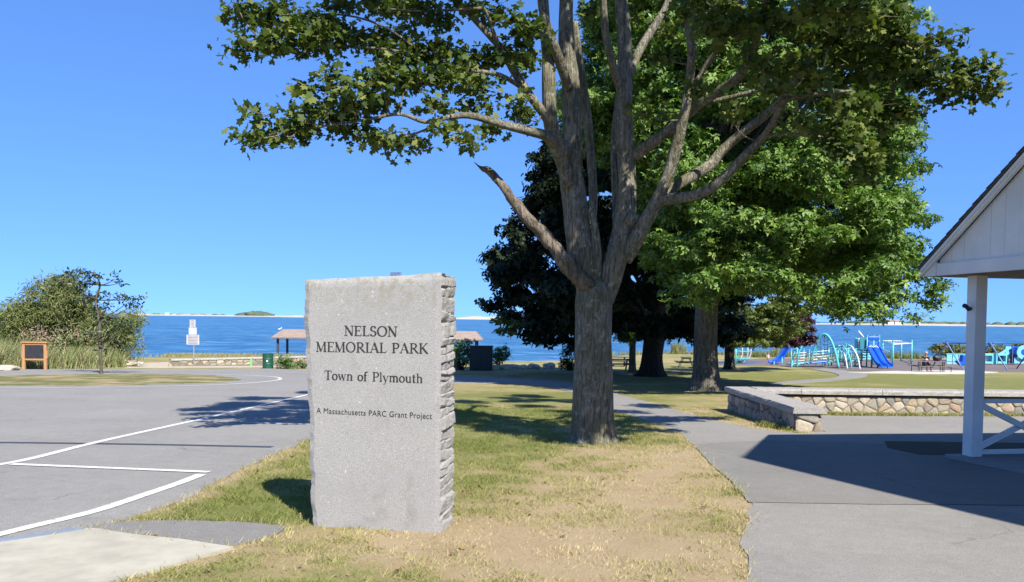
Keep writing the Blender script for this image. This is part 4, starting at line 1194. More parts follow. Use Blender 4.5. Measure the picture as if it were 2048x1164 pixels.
# oak behind the maple
gb2 = G(1412, 781); DO = gb2.y
oak = thing('oak_tree', gb2, 'big bright green oak with thick grey trunk behind the stone seat wall', 'tree')
def col_pts(spec, d): return [(P(x, y, d + do), S(d + do, w) / 2) for (x, y, do, w) in spec]
tp = col_pts([(1412, 790, 0, 56), (1412, 770, 0, 52), (1412, 740, 0, 48), (1411, 690, 0, 46), (1412, 630, 0, 45), (1416, 560, 0, 44), (1424, 470, 0, 46), (1440, 360, 0, 40), (1455, 240, 0, 34), (1468, 100, 0, 26), (1475, -40, 0, 16)], DO)
mb = trunk_mesh(gb2, tp, 18, .42, .45)
rnd = random.Random(21)
oblobs = []
while len(oblobs) < 430:
    d = Vector((rnd.gauss(0, 1), rnd.gauss(0, 1), rnd.gauss(0, 1))).normalized()
    p4 = (abs(d.x) ** 2.6 + abs(d.y) ** 2.6 + abs(d.z) ** 2.6) ** (-1 / 2.6)
    s = p4 * rnd.uniform(.42, 1.0) ** .6
    c = Vector((8.55 + d.x * s * 6.7, DO + d.y * s * 6.2, 8.9 + d.z * s * 7.3))
    q = proj(c)
    if q[1] > 636 - 16 * math.sin(q[0] * .03): continue
    if q[1] > 520 and q[0] < 1330: continue
    if q[1] > 560 and q[0] < 1410 and c.y < DO + 2 and q[1] > 600: continue
    if q[1] > 575 and 1420 < q[0] < 1640: continue
    if q[1] > 330 and q[0] < 1240 + (q[1] - 330) * .45: continue
    if q[1] > -200 and q[0] < 1120: continue
    if q[0] > 1800 + 20 * math.sin(q[1] * .05): continue
    w = rnd.uniform(.55, 1.05)
    oblobs.append((tuple(c), (w * rnd.uniform(.7, 1.2), w, w * rnd.uniform(.35, .8))))
for (x, y, w, do) in [(1885, 572, 20, -2), (1862, 590, 26, -2), (1838, 545, 32, -2.5), (1850, 440, 24, -1), (1845, 330, 26, 0), (1825, 632, 18, -2), (1795, 600, 34, -3), (1760, 625, 26, -3), (1700, 620, 30, -3), (1672, 632, 18, -3),
                      (1640, 600, 34, -3.5), (1352, 596, 20, -4.5), (1380, 575, 26, -5), (1410, 560, 34, -5.5), (1460, 548, 36, -5.5), (1510, 540, 36, -5.5), (1560, 560, 36, -5), (1610, 570, 36, -4.5), (1340, 480, 30, -5), (1370, 500, 30, -5.5),
                      (1700, 560, 40, -5), (1760, 540, 40, -5), (1660, 470, 40, -5.5), (1580, 450, 40, -6), (1500, 440, 40, -6), (1815, 480, 36, -3.5), (1800, 400, 36, -3.5), (1720, 400, 42, -5), (1640, 380, 40, -5.5), (1870, 610, 12, -2), (1420, 430, 36, -6), (1300, 330, 30, -3), (1560, 360, 40, -6)]:
    d = DO + do; w3 = S(d, w)
    oblobs.append((tuple(P(x, y, d)), (w3, w3, w3 * .45)))
limbs_to(mb, [q[0] for q in tp[5:10]], oblobs, rnd, 46, .10, .025)
build('trunk', mb, M_BARK_OAK, oak, smooth=True)
foliage('crown', oblobs, M_L_OAK, oak, t_whorl(5, .24), 0.165, 7.5, 8, 0.17, up=.8, rand=.65, outw=.5, shell=.35, flat=.6)

# dark round-headed tree
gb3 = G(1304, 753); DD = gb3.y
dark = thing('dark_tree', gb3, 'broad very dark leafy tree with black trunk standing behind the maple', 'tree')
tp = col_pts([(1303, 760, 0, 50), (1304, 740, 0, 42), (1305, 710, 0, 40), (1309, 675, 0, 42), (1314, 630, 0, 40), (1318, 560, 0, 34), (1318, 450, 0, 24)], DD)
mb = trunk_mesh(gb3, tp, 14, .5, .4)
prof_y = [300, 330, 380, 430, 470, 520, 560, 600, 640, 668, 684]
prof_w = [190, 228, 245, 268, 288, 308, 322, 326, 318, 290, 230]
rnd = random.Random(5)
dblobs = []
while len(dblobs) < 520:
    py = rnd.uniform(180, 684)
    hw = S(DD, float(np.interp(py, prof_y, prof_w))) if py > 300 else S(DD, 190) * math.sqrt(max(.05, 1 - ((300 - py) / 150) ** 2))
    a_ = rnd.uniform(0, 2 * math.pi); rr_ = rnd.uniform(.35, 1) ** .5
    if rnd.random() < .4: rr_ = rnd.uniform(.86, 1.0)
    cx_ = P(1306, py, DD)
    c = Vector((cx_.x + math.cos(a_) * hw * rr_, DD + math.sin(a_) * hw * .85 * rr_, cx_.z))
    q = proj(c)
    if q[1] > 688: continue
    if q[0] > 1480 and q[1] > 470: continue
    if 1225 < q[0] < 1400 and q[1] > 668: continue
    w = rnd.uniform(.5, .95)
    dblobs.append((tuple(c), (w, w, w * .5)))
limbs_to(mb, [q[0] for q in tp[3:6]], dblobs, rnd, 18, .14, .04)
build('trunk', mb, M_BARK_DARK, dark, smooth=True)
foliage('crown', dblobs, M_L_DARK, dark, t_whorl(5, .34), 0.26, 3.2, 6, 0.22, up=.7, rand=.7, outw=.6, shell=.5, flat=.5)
sun_bl = [((P(x, y, DD - 3.5)), (S(DD, w), S(DD, w), S(DD, w) * .55)) for (x, y, w) in [(1005, 645, 14), (1020, 660, 14), (1000, 660, 10), (1030, 650, 12)]]  # sunlit clump, its light put into the paler leaf colour
o = foliage('sunlit_branch', [(tuple(c), r) for c, r in sun_bl], M_L_LIME, dark, t_whorl(5, .34), 0.2, 6, 6, 0.14)
o['label'] = 'low branch at the edge of the dark crown, leaves coloured yellow-green as if sunlit'

# slim grey trunk linden
gb4 = G(1265, 745); DL = gb4.y
lin = thing('linden_tree', gb4, 'slim straight grey trunk tree behind the picnic tables', 'tree')
tp = col_pts([(1265, 750, 0, 17), (1265, 735, 0, 14), (1265, 700, 0, 13), (1266, 660, 0, 12), (1266, 600, 0, 10)], DL)
mb = trunk_mesh(gb4, tp, 10, .3, .2)
lb = []
rnd = random.Random(8)
for i in range(70):
    x, y = rnd.uniform(1235, 1345), rnd.uniform(560, 678)
    c = P(x, y, DL + rnd.uniform(-2.5, 2.5)); w = rnd.uniform(.4, .7)
    lb.append((tuple(c), (w, w, w * .5)))
limbs_to(mb, [tp[3][0], tp[4][0]], lb, rnd, 8, .06, .02)
build('trunk', mb, M_BARK_OAK, lin, smooth=True)
foliage('crown', lb, M_L_BUSH, lin, t_whorl(5, .34), 0.22, 3.5, 6, 0.2, shift=-.2)

# yellow-green tree under the oak
gb5 = G(1530, 745); DY = gb5.y
lime = thing('locust_tree', (P(1418, 745, DY + 3).x, DY + 3, float(gz(P(1418, 745, DY + 3).x, DY + 3))), 'yellow-green small-leaved tree glimpsed under the oak beside the purple tree', 'tree')
b5 = WLOC[lime.name]
q5 = Vector(b5)
tp = [(q5, .2), (q5 + Vector((.3, 0, 1.5)), .17), (q5 + Vector((1.4, -.2, 3.0)), .13), (q5 + Vector((2.6, -.3, 4.5)), .08)]
mb = trunk_mesh(q5, tp, 10, .3, .2)
yb = []
rnd = random.Random(18)
while len(yb) < 130:
    x, y = rnd.uniform(1420, 1612), rnd.uniform(555, 690)
    if x > 1560 and y > 668: continue
    if (x - 1510) ** 2 / 105 ** 2 + (y - 620) ** 2 / 72 ** 2 > 1: continue
    c = P(x, y, DY + rnd.uniform(-2, 3)); w = rnd.uniform(.35, .7)
    yb.append((tuple(c), (w, w, w * .5)))
limbs_to(mb, [tp[2][0], tp[3][0]], yb, rnd, 16, .06, .02)
build('trunk', mb, M_BARK_OAK, lime, smooth=True)
foliage('crown', yb, M_L_LIME, lime, t_whorl(5, .3), 0.20, 4.5, 6, 0.18)

# purple plum
gb6 = G(1459, 739); DP = gb6.y
plum = thing('plum_tree', gb6, 'purple-leaved ornamental plum with short forked trunk by the playground', 'tree')
tp = col_pts([(1459, 742, 0, 26), (1459, 730, 0, 20), (1459, 710, 0, 19), (1460, 690, 0, 20), (1461, 678, 0, 18)], DP)
mb = trunk_mesh(gb6, tp, 12, .35, .2)
for sp in ([(1459, 690, 0, 11), (1446, 672, 0, 9), (1436, 655, 0, 6)], [(1461, 688, 0, 12), (1478, 668, 0, 10), (1496, 650, 0, 7)], [(1461, 684, .3, 10), (1464, 660, .5, 8), (1466, 640, .6, 5)], [(1470, 676, .2, 8), (1510, 668, .4, 6), (1560, 664, .4, 4)]):
    p_, r_ = limb_pts(sp, DP); mb.tube(p_, r_, 8, 3)
pb = []
rnd = random.Random(28)
while len(pb) < 150:
    x, y = rnd.uniform(1430, 1622), rnd.uniform(622, 690)
    if x < 1570 and y < 655: continue
    if y > 676 and (x < 1450 or 1468 < x < 1500): continue
    if x > 1600 and y > 684: continue
    c = P(x, y, DP + rnd.uniform(-1.5, 1.8)); w = rnd.uniform(.25, .5)
    pb.append((tuple(c), (w, w, w * .55)))
build('trunk', mb, M_BARK_DARK, plum, smooth=True)
foliage('crown', pb, M_L_PLUM, plum, t_whorl(5, .3), 0.17, 7, 6, 0.14)

# young tree on the island
gb7 = G(203, 748); DN = gb7.y
yt = thing('young_tree', gb7, 'young thin tree with sparse leaves in front of the shrubs', 'tree')
tp = col_pts([(203, 750, 0, 7), (202, 735, 0, 6), (200, 690, 0, 6), (198, 640, 0, 6), (192, 600, 0, 5), (200, 570, 0, 4), (190, 545, 0, 2)], DN)
mb = trunk_mesh(gb7, tp, 8, .1, .1)
YT = [(150, 542, 18, 10), (168, 548, 18, 10), (186, 556, 18, 12), (140, 556, 16, 8), (122, 562, 14, 6), (170, 570, 18, 10), (150, 578, 20, 9), (230, 558, 10, 12), (238, 566, 8, 6), (212, 590, 14, 10), (245, 595, 14, 10), (258, 604, 16, 10), (272, 610, 12, 10),
      (282, 595, 5, 6), (180, 595, 20, 10), (215, 612, 14, 10), (240, 648, 26, 8), (262, 650, 18, 9), (200, 640, 14, 18), (215, 665, 12, 14), (190, 670, 12, 14), (205, 700, 14, 10), (195, 620, 14, 10), (110, 558, 10, 5), (225, 640, 14, 8)]
yb = []
for (x, y, rx, ry) in YT:
    c = P(x, y, DN + random.uniform(-.5, .5))
    yb.append((tuple(c), (S(DN, rx), S(DN, rx) * .8, S(DN, ry))))
    s = min([q[0] for q in tp[2:]], key=lambda q: (q - c).length + (2 if q.z > c.z else 0))
    mb.tube([s, s.lerp(c, .5) + Vector((0, 0, -.06)), c], [.035, .025, .012], 6, 3)
build('trunk', mb, M_BARK_OAK, yt, smooth=True)
foliage('crown', yb, M_L_YOUNG, yt, t_simple(.26), 0.17, 9, 6, 0.12, up=.5, rand=.9, shell=.2)

# ================================================================== SHRUBS
def shrub(name, label, blobs_px, d, mat, tmpl, size, dens, per, sg, cat='shrub', group=None, up=.7, rand=.7, outw=.5, flat=.8, base_px=None, stems=True, dj=1.0):
    bl = []
    for (x, y, rx, ry) in blobs_px:
        dd = d + random.uniform(-dj, dj)
        bl.append((tuple(P(x, y, dd)), (S(d, rx), S(d, rx), S(d, ry))))
    cx = sum(b[0][0] for b in bl) / len(bl)
    base = Vector((cx, d, float(gz(cx, d))))
    t = thing(name, base, label, cat, group)
    if stems:
        mb = MB()
        for (c, r) in bl:
            mb.tube([base + Vector((random.uniform(-.15, .15), random.uniform(-.1, .1), 0)), base.lerp(Vector(c), .5), c], [.03, .025, .012], 5, 2)
        build('stems', mb, M_BARK_DARK, t, smooth=True)
    foliage('foliage', bl, mat, t, tmpl, size, dens, per, sg, up=up, rand=rand, outw=outw, flat=flat)
    return t
rnd = random.Random(77)
tb = []
while len(tb) < 120:
    x, y = rnd.uniform(5, 275), rnd.uniform(566, 700)
    if ((x - 140) / 132) ** 2 + ((y - 668) / 104) ** 2 > 1: continue
    if x > 190 and y < 640: continue
    if x > 150 and y < 595: continue
    tb.append((x, y, rnd.uniform(14, 26), rnd.uniform(12, 20)))
shrub('tamarisk_shrub', 'huge feathery olive green shrub mound at the left edge above the reeds', tb, 49.5, M_L_TAM, t_simple(.07), .34, 8, 9, .22, up=.1, rand=.45, outw=.9, flat=1.0, dj=1.8)
shrub('leafy_shrub', 'bright green leafy shrub directly behind the notice board', [(x, y, 14, 12) for x, y in [(115, 690), (130, 682), (145, 695), (120, 712), (140, 720), (108, 725), (155, 715), (130, 705), (150, 732)]], 47.6, M_L_BUSH, t_whorl(5, .3), .12, 9, 7, .12, dj=.4)
shrub('leafy_shrub', 'dull green leafy shrub between the reeds and the boulders', [(x, y, 15, 12) for x, y in [(200, 700), (215, 690), (228, 705), (205, 720), (222, 722), (190, 712), (232, 722), (180, 690), (235, 680), (246, 668), (225, 668)]], 48.4, M_L_YOUNG, t_whorl(5, .22), .14, 8, 7, .13, dj=.5)
shrub('bush', 'low rounded green bush beside the green trash barrel', [(x, y, 9, 8) for x, y in [(560, 722), (570, 718), (580, 722), (562, 731), (575, 731), (586, 730), (571, 726)]], G(572, 738).y, M_L_BUSH, t_whorl(5, .25), .11, 10, 7, .10, dj=.3)
shrub('bush', 'low ground-hugging green bush between barrel bush and granite slab', [(x, y, 8, 5) for x, y in [(595, 727), (605, 725), (600, 732), (612, 730), (620, 727)]], G(605, 737).y, M_L_BUSH, t_whorl(5, .25), .10, 10, 6, .10, dj=.3)
shrub('bush', 'rounded green bush beside the granite slab and dark cabinet', [(x, y, 13, 11) for x, y in [(915, 692), (930, 688), (905, 700), (925, 705), (940, 698), (915, 715), (935, 715), (902, 718), (928, 724), (948, 706)]], G(925, 742).y + 1.5, M_L_BUSH, t_whorl(5, .25), .12, 9, 7, .11, dj=.5)
shrub('clipped_bush', 'round clipped bush immediately past the dark cabinet', [(x, y, 11, 9) for x, y in [(995, 704), (1008, 702), (1000, 714), (988, 712), (1012, 710), (994, 722)]], G(1000, 740).y + 1.5, M_L_BUSH, t_whorl(5, .25), .11, 11, 7, .10, dj=.3)
shrub('clipped_bush', 'dark clipped bush with stacked heads hidden partly by the maple trunk', [(x, y, 12, 8) for x, y in [(1140, 700), (1150, 704), (1132, 704), (1146, 722), (1130, 730), (1142, 732), (1128, 722)]], G(1138, 742).y + 1.0, M_L_DARK, t_whorl(5, .25), .11, 12, 7, .10, dj=.3)
shrub('rosehip_hedge', 'green and rusty brown rose hedge behind the swings', [(x, rnd.uniform(697, 709), 13, 9) for x in range(1876, 2080, 9)], 80.0, M_L_ROSE, t_whorl(5, .3), .2, 6, 6, .18, cat='hedge')

# reeds and grasses: masses nobody could count
def blades(name, roots, heights, mat, tints, lean=0.25, w=0.012, seg=2, kind='stuff', plume=None):
    n = len(roots)
    a_ = rng.random(n) * 2 * np.pi
    ld = np.stack([np.cos(a_), np.sin(a_), np.zeros(n)], 1)
    sd_ = np.stack([-np.sin(a_ + .8), np.cos(a_ + .8), np.zeros(n)], 1)
    L = lean * (0.3 + 1.4 * rng.random(n))
    pts, tr = [], []
    prof = [1.0, .85, 0.0] if seg == 2 else [1.0, 0.0]
    V = []
    for i, wk in enumerate(prof):
        t = i / (len(prof) - 1)
        p = roots + np.array([0, 0, 1.0]) * (heights * (t - 0.18 * L * t * t))[:, None] + ld * (heights * L * t * t)[:, None]
        hw = w * wk
        if wk > 0: V += [p - sd_ * hw, p + sd_ * hw]
        else: V += [p]
    k = len(V)
    v = np.stack(V, 1).reshape(-1, 3)
    T = [(0, 1, 2)] if k == 3 else [(0, 1, 3), (0, 3, 2), (2, 3, 4)]
    tri = (np.array(T)[None] + (np.arange(n) * k)[:, None, None]).reshape(-1, 3)
    return mesh_np(name, v, tri, mat, None, np.repeat(tints, k), kind)
def root_px(n, x0, x1, y0, y1):
    q = [G(rng.uniform(x0, x1), rng.uniform(y0, y1)) for _ in range(n)]
    return np.array([p[:] for p in q])
r1 = np.concatenate([root_px(900, -40, 200, 731, 738), root_px(260, 120, 245, 732, 736)])
hts = np.where(r1[:, 0] < P(110, 735, 47).x, 1.75, 1.35) * (.55 + .6 * rng.random(len(r1)))
rr5 = np.repeat(r1, 9, axis=0) + rng.normal(0, .12, (len(r1) * 9, 3)) * np.array([1, 1, 0])
o = blades('reeds', rr5, np.repeat(hts, 9) * (.5 + .6 * rng.random(len(rr5))), M_L_REED, np.clip(rng.normal(.42, .28, len(rr5)), 0, 1), .5, .02)
r2 = root_px(85, 40, 195, 731, 736)
pc = r2 + np.array([0, 0, 1.0]) * (1.1 + 1.1 * rng.random(len(r2)))[:, None]
v, t_, tt = scatter_leaves(np.repeat(pc, 14, 0) + rng.normal(0, 1, (len(pc) * 14, 3)) * np.array([.07, .07, .20]), np.full(len(pc) * 14, .12), t_simple(.2), .2, None, .8)
mesh_np('reed_plumes', v, t_, pm('reed_plume', (0.33, 0.24, 0.18), (0.26, 0.19, 0.15), 3, 0.95), None, tt, 'stuff')
def tuft_line(name, pxs, n, h, spread, mat, tm, lean=.35, w=.012, per=10):
    g = [G(x, y) for x, y in pxs]
    rt = []
    for _ in range(n):
        i = random.randrange(len(g) - 1); q = g[i].lerp(g[i + 1], random.random())
        dx, dy = random.gauss(0, spread), random.gauss(0, spread)
        rt.append((q.x + dx, q.y + dy, float(gz(q.x + dx, q.y + dy))))
    rt = np.repeat(np.array(rt), per, 0) + rng.normal(0, .07, (n * per, 3)) * np.array([1, 1, 0])
    return blades(name, rt, h * (.4 + .8 * rng.random(len(rt))), mat, np.clip(rng.normal(tm, .2, len(rt)), 0, 1), lean, w)
tuft_line('dune_grass', [(330, 714), (420, 713), (600, 713)], 500, .45, .8, M_L_REED, .62, .4, .016)
tuft_line('dune_grass', [(1180, 714), (1340, 708), (1460, 710), (1560, 713), (1700, 715), (1840, 717)], 520, .55, .6, M_L_REED, .42, .4, .016)
tuft_line('dune_grass', [(1345, 708), (1362, 708)], 50, 1.5, .25, M_L_REED, .35, .35, .02)
tuft_line('dune_grass', [(1545, 714), (1580, 714)], 60, 1.2, .4, M_L_REED, .3, .35, .02)
tuft_line('dune_grass', [(1778, 717), (1835, 718)], 80, .9, .5, M_L_REED, .28, .4, .02)
tuft_line('dune_grass', [(1500, 714), (1530, 715)], 50, .8, .4, M_L_REED, .3, .35, .02)
tuft_line('wall_grass', [(1612, 829), (1700, 831), (1850, 832), (2100, 832)], 420, .10, .07, M_L_GRASS, .25, .8, .007, 10)
tuft_line('wall_weeds', [(1525, 851), (1575, 860)], 110, .11, .06, M_L_GRASS, .1, .7, .007, 10)

# ================================================================== STONE WALLS
def clip(poly, a, b, c):         # keep a*x + b*y <= c
    out = []
    for i in range(len(poly)):
        p, q = poly[i], poly[(i + 1) % len(poly)]
        dp, dq = a * p[0] + b * p[1] - c, a * q[0] + b * q[1] - c
        if dp <= 0: out.append(p)
        if dp * dq < 0:
            t = dp / (dp - dq); out.append((p[0] + (q[0] - p[0]) * t, p[1] + (q[1] - p[1]) * t))
    return out

def rubble_cells(L, H, cw, ch, rnd, joint):
    seeds = []
    rows = max(1, round(H / ch))
    for j in range(rows):
        x = rnd.uniform(-.3, .3) * cw
        while x < L + cw:
            w = cw * rnd.uniform(.45, 1.9)
            seeds.append((x + w / 2, H * (j + .5) / rows + rnd.uniform(-.45, .45) * H / rows)); x += w
    cells = []
    for s in seeds:
        if not (-.05 < s[0] < L + .05): continue
        poly = [(max(0, s[0] - 3 * cw), 0), (min(L, s[0] + 3 * cw), 0), (min(L, s[0] + 3 * cw), H), (max(0, s[0] - 3 * cw), H)]
        for o_ in seeds:
            if o_ is s or abs(o_[0] - s[0]) > 3 * cw: continue
            dx, dy = o_[0] - s[0], o_[1] - s[1]
            c = (o_[0] ** 2 + o_[1] ** 2 - s[0] ** 2 - s[1] ** 2) / 2 - joint * math.hypot(dx, dy)
            poly = clip(poly, dx, dy, c)
            if len(poly) < 3: break
        if len(poly) < 3: continue
        ar = abs(sum(poly[i][0] * poly[(i + 1) % len(poly)][1] - poly[(i + 1) % len(poly)][0] * poly[i][1] for i in range(len(poly)))) / 2
        if ar < cw * ch * .06: continue
        cells.append(poly)
    return cells

def rubble_face(parent, origin, ax, nrm, L, H, cw, ch, seed, joint=.008, bulge=.05):
    rnd = random.Random(seed)
    ax, nrm, up = Vector(ax), Vector(nrm), Vector((0, 0, 1))
    for poly in rubble_cells(L, H, cw, ch, rnd, joint):
        # round the corners
        pr = []
        m = len(poly)
        for i in range(m):
            p, q = poly[i], poly[(i + 1) % m]
            for t in (.2, .8): pr.append((p[0] + (q[0] - p[0]) * t, p[1] + (q[1] - p[1]) * t))
        cx_, cy_ = sum(p[0] for p in pr) / len(pr), sum(p[1] for p in pr) / len(pr)
        b = bulge * rnd.uniform(.5, 1.2)
        rings = [(1.0, -.05), (1.0, b * .35), (.80, b * .85), (.42, b)]
        v, f = [], []
        k = len(pr)
        for (s, o_) in rings:
            for p in pr:
                jz = rnd.uniform(-.1, .1) * b if s < 1 else 0
                v.append(Vector(origin) + ax * (cx_ + (p[0] - cx_) * s) + up * (cy_ + (p[1] - cy_) * s) + nrm * (o_ + jz))
        for r in range(len(rings) - 1):
            for i in range(k):
                f.append((r * k + i, r * k + (i + 1) % k, (r + 1) * k + (i + 1) % k, (r + 1) * k + i))
        f.append(tuple((len(rings) - 1) * k + i for i in range(k)))
        mb = MB(); mb.add(v, f)
        build('stone', mb, M_STONE, parent, smooth=False)

def coping(parent, a, b, w, th, z, seed, mat=None):
    """one rough coping slab from a to b (ground plan), width w, top at z"""
    rnd = random.Random(seed)
    a, b = Vector((a[0], a[1], 0)), Vector((b[0], b[1], 0))
    d = (b - a); L = d.length; d.normalize(); n = Vector((-d.y, d.x, 0))
    k = max(2, int(L / .12))
    prof = [(-.5, 0, 1), (-.5, .62, 1), (-.47, .95, 1), (-.42, 1, 0), (0, 1.0, 0), (.42, 1, 0), (.47, .95, 1), (.5, .62, 1), (.5, 0, 1)]
    v, f = [], []
    for i in range(k + 1):
        for j, (x, y, r) in enumerate(prof):
            jit = .016 * r * rnd.uniform(-1, 1)
            p = a + d * (L * i / k + (rnd.uniform(-.006, .006) if 0 < i < k else 0)) + n * (x * w + math.copysign(jit, x)) + Vector((0, 0, z - th + th * y + rnd.uniform(-.004, .004)))
            v.append(p)
    m = len(prof)
    for i in range(k):
        for j in range(m - 1): f.append((i * m + j, i * m + j + 1, (i + 1) * m + j + 1, (i + 1) * m + j))
        f.append((i * m + m - 1, i * m, (i + 1) * m, (i + 1) * m + m - 1))
    f.append(tuple(range(m))); f.append(tuple(k * m + j for j in reversed(range(m))))
    mb = MB(); mb.add(v, f)
    return build('coping_stone', mb, mat or M_COPING, parent)

wall = thing('seat_wall', (5.45, 16.8, float(gz(0, 16.8)) ), 'low fieldstone seat wall with granite coping, L-shaped, on the plaza', 'wall')
X0, X1, YN, YF = 5.22, 5.70, 14.62, 18.80
ZW = lambda y: float(gz(0, y))
z_top = ZW(YF) + .50
# cores of mortar
core = MB()
core.add([(X0 + .03, YN + .03, ZW(YN) - .1), (X1 - .03, YN + .03, ZW(YN) - .1), (X1 - .03, YF + .45, ZW(YF) - .1), (X0 + .03, YF + .45, ZW(YF) - .1),
          (X0 + .03, YN + .03, ZW(YN) + .34), (X1 - .03, YN + .03, ZW(YN) + .34), (X1 - .03, YF + .45, z_top - .1), (X0 + .03, YF + .45, z_top - .1)],
         [(0, 1, 5, 4), (1, 2, 6, 5), (2, 3, 7, 6), (3, 0, 4, 7), (4, 5, 6, 7), (3, 2, 1, 0)])
core.box(((X1 + 22) / 2, YF + .24, ZW(YF) + .15), (22 - X1, .42, .5))
build('core', core, M_MORTAR, wall)
# left side of the wing follows the slope: build in two runs
for (ya, yb_, sd_) in ((YF + .45, 16.75, 3), (16.75, YN, 4)):
    rubble_face(wall, (X0 + .02, ya, ZW((ya + yb_) / 2) - .03 + 0.0), (0, -1, 0), (-1, 0, 0), ya - yb_, .40, .26, .17, sd_, .010, .04)
rubble_face(wall, (X0 + .01, YN + .02, ZW(YN) - .03), (1, 0, 0), (0, -1, 0), X1 - X0 - .02, .37, .26, .16, 12, .008, .04)
rubble_face(wall, (X1 - .02, YN + .02, ZW(16.5) - .02), (0, 1, 0), (1, 0, 0), YF - YN, .38, .28, .18, 6, .010, .04)
rubble_face(wall, (X1 + .02, YF + .04, ZW(YF) - .03), (1, 0, 0), (0, -1, 0), 9.0, .42, .27, .15, 9, .007, .034)
rubble_face(wall, (X0, YF + .45, ZW(YF) - .03), (1, 0, 0), (0, 1, 0), 6.0, .42, .36, .22, 10, .010, .05)
zc0, zc1 = ZW(YN) + .43, z_top
mid_y = 16.75
wv_ = []
for (a_, b_, zz, sd_) in (((5.46, YN - .05), (5.46, 16.1), ZW(YN) + .445, 1), ((5.46, 16.115), (5.46, 17.6), ZW(YN) + .435, 2), ((5.46, 17.615), (5.46, YF + .5), ZW(YN) + .425, 3)):
    coping(wall, a_, b_, .60, .12, zz, sd_)
xx = 5.775
for i, L in enumerate((1.05, 1.9, 2.05, 2.1, 1.8, 2.2, 1.9, 2.0)):
    coping(wall, (xx, YF + .24), (xx + L - .012, YF + .24), .58, .115, ZW(YN) + .425 - .002 * (i % 3), 20 + i); xx += L

# low wall beyond the parking lot
g0, g1 = G(337, 733), G(640, 731)
lw = thing('low_stone_wall', ((g0.x + g1.x) / 2, (g0.y + g1.y) / 2, g0.z), 'long low pale fieldstone wall beyond the parking lot by the sign', 'wall')
ax = (g1 - g0); ax.z = 0; LL = ax.length; ax.normalize(); nn = Vector((ax.y, -ax.x, 0))
build('core', MB().bar(g0 + Vector((0, .22, .12)), g1 + Vector((0, .22, .16)), .36, .40), M_MORTAR, lw)
rubble_face(lw, g0 + Vector((0, .03, -.03)), ax, nn, LL, .38, .40, .19, 31, .012, .05)
zt = g0.z + .46
q0 = g0
k = 0
while k * 1.6 < LL:
    a_ = g0 + ax * (k * 1.6); b_ = g0 + ax * min(LL, k * 1.6 + 1.58)
    coping(lw, (a_.x, a_.y + .22), (b_.x, b_.y + .22), .46, .1, zt, 60 + k, pm('pale_coping', (0.38, 0.35, 0.30), (0.28, 0.26, 0.23), 8, 0.9, 0.5, 40)); k += 1
# bright green marker on the wall
c = G(503, 732)
t = thing('marker_post', c, 'small bright green marker post in front of the low stone wall', 'post')
build('post', MB().box((c.x, c.y - .05, c.z + .22), (.10, .04, .46)), pm('lime_green_paint', (0.14, 0.72, 0.20), None, 5, .5), t, bevel=.008)
build('stake', MB().tube([c + Vector((0, 0, -.05)), c + Vector((0, 0, .3))], .012, 6), M_GREYMETAL, t)

# ================================================================== WHITE PAVILION ON THE RIGHT
th = R(9.0)
g = Vector((math.sin(th), -math.cos(th), 0)); e = Vector((math.cos(th), math.sin(th), 0)); UP = Vector((0, 0, 1))
E = P(1843, 553, 11.4)                      # lower corner of the eave
PIT = 0.71
HALF = 8.2
PD = 11.0
SLAB_Z = 1.5 - (913 - 647) / 1600 * PD
pav = thing('pavilion', (E.x + e.x * 4 + g.x * HALF, E.y + e.y * 4 + g.y * HALF, SLAB_Z), 'white timber pavilion with boarded gable end, partly out of frame', 'pavilion')
def pv(s, t, z): return E + g * s + e * t + UP * z
LEN = 9.0
def prism(pts2, t0, t1):
    """pts2: (s, z) outline on the gable plane, extruded from t0 to t1 along the building"""
    mb = MB(); n_ = len(pts2)
    v = [pv(s, t0, z) for s, z in pts2] + [pv(s, t1, z) for s, z in pts2]
    f = [tuple(range(n_)), tuple(n_ + i for i in reversed(range(n_)))] + [(i, n_ + i, n_ + (i + 1) % n_, (i + 1) % n_) for i in range(n_)]
    return mb.add(v, [tuple(reversed(q)) for q in f])
RZ = PIT * HALF
SLB = math.hypot(1, PIT)
# gable boards
bw = 0.235
sN = .24; i = 0
while sN < 2 * HALF - .24:
    s1_ = min(sN + bw - .004, 2 * HALF - .24)
    hz = lambda s: (PIT * s if s < HALF else PIT * (2 * HALF - s))
    zt0, zt1 = hz(sN) + .05, hz(s1_) + .05
    if sN < HALF < s1_: pts2 = [(sN, .10), (s1_, .10), (s1_, zt1), (HALF, hz(HALF) + .05), (sN, zt0)]
    else: pts2 = [(sN, .10), (s1_, .10), (s1_, zt1), (sN, zt0)]
    build('gable_board', prism(pts2, .10 + .001 * (i % 3), .125 + .001 * (i % 3)), M_WHITEWOOD, pav)
    sN += bw; i += 1
build('gable_backing', prism([(.2, .12), (2 * HALF - .2, .12), (HALF, RZ - .05)], .14, .17), M_WHITEWOOD, pav)
# tie beam along the bottom of the gable, boxed eave end, rake boards
build('tie_beam', prism([(.235, .0), (2 * HALF - .235, .0), (2 * HALF - .235, .165), (.235, .165)], .055, .12), M_WHITEWOOD, pav)
build('eave_end', prism([(0, 0), (.232, 0), (.232, .232 * PIT + .02), (.0, .03)], .045, .15), M_WHITEWOOD, pav)
build('soffit', prism([(.02, -.006), (2 * HALF - .02, -.006), (2 * HALF - .02, .012), (.02, .012)], .12, LEN), M_SOFFIT, pav)
rk = .075
build('rake_board', prism([(-.02, .0), (HALF, RZ + .02), (HALF, RZ + .02 + rk * SLB), (-.02, .02 + rk * SLB)], .0, .045), M_WHITEWOOD, pav)
build('rake_board', prism([(HALF, RZ + .02), (2 * HALF + .02, .0), (2 * HALF + .02, .02 + rk * SLB), (HALF, RZ + .02 + rk * SLB)], .0, .045), M_WHITEWOOD, pav)
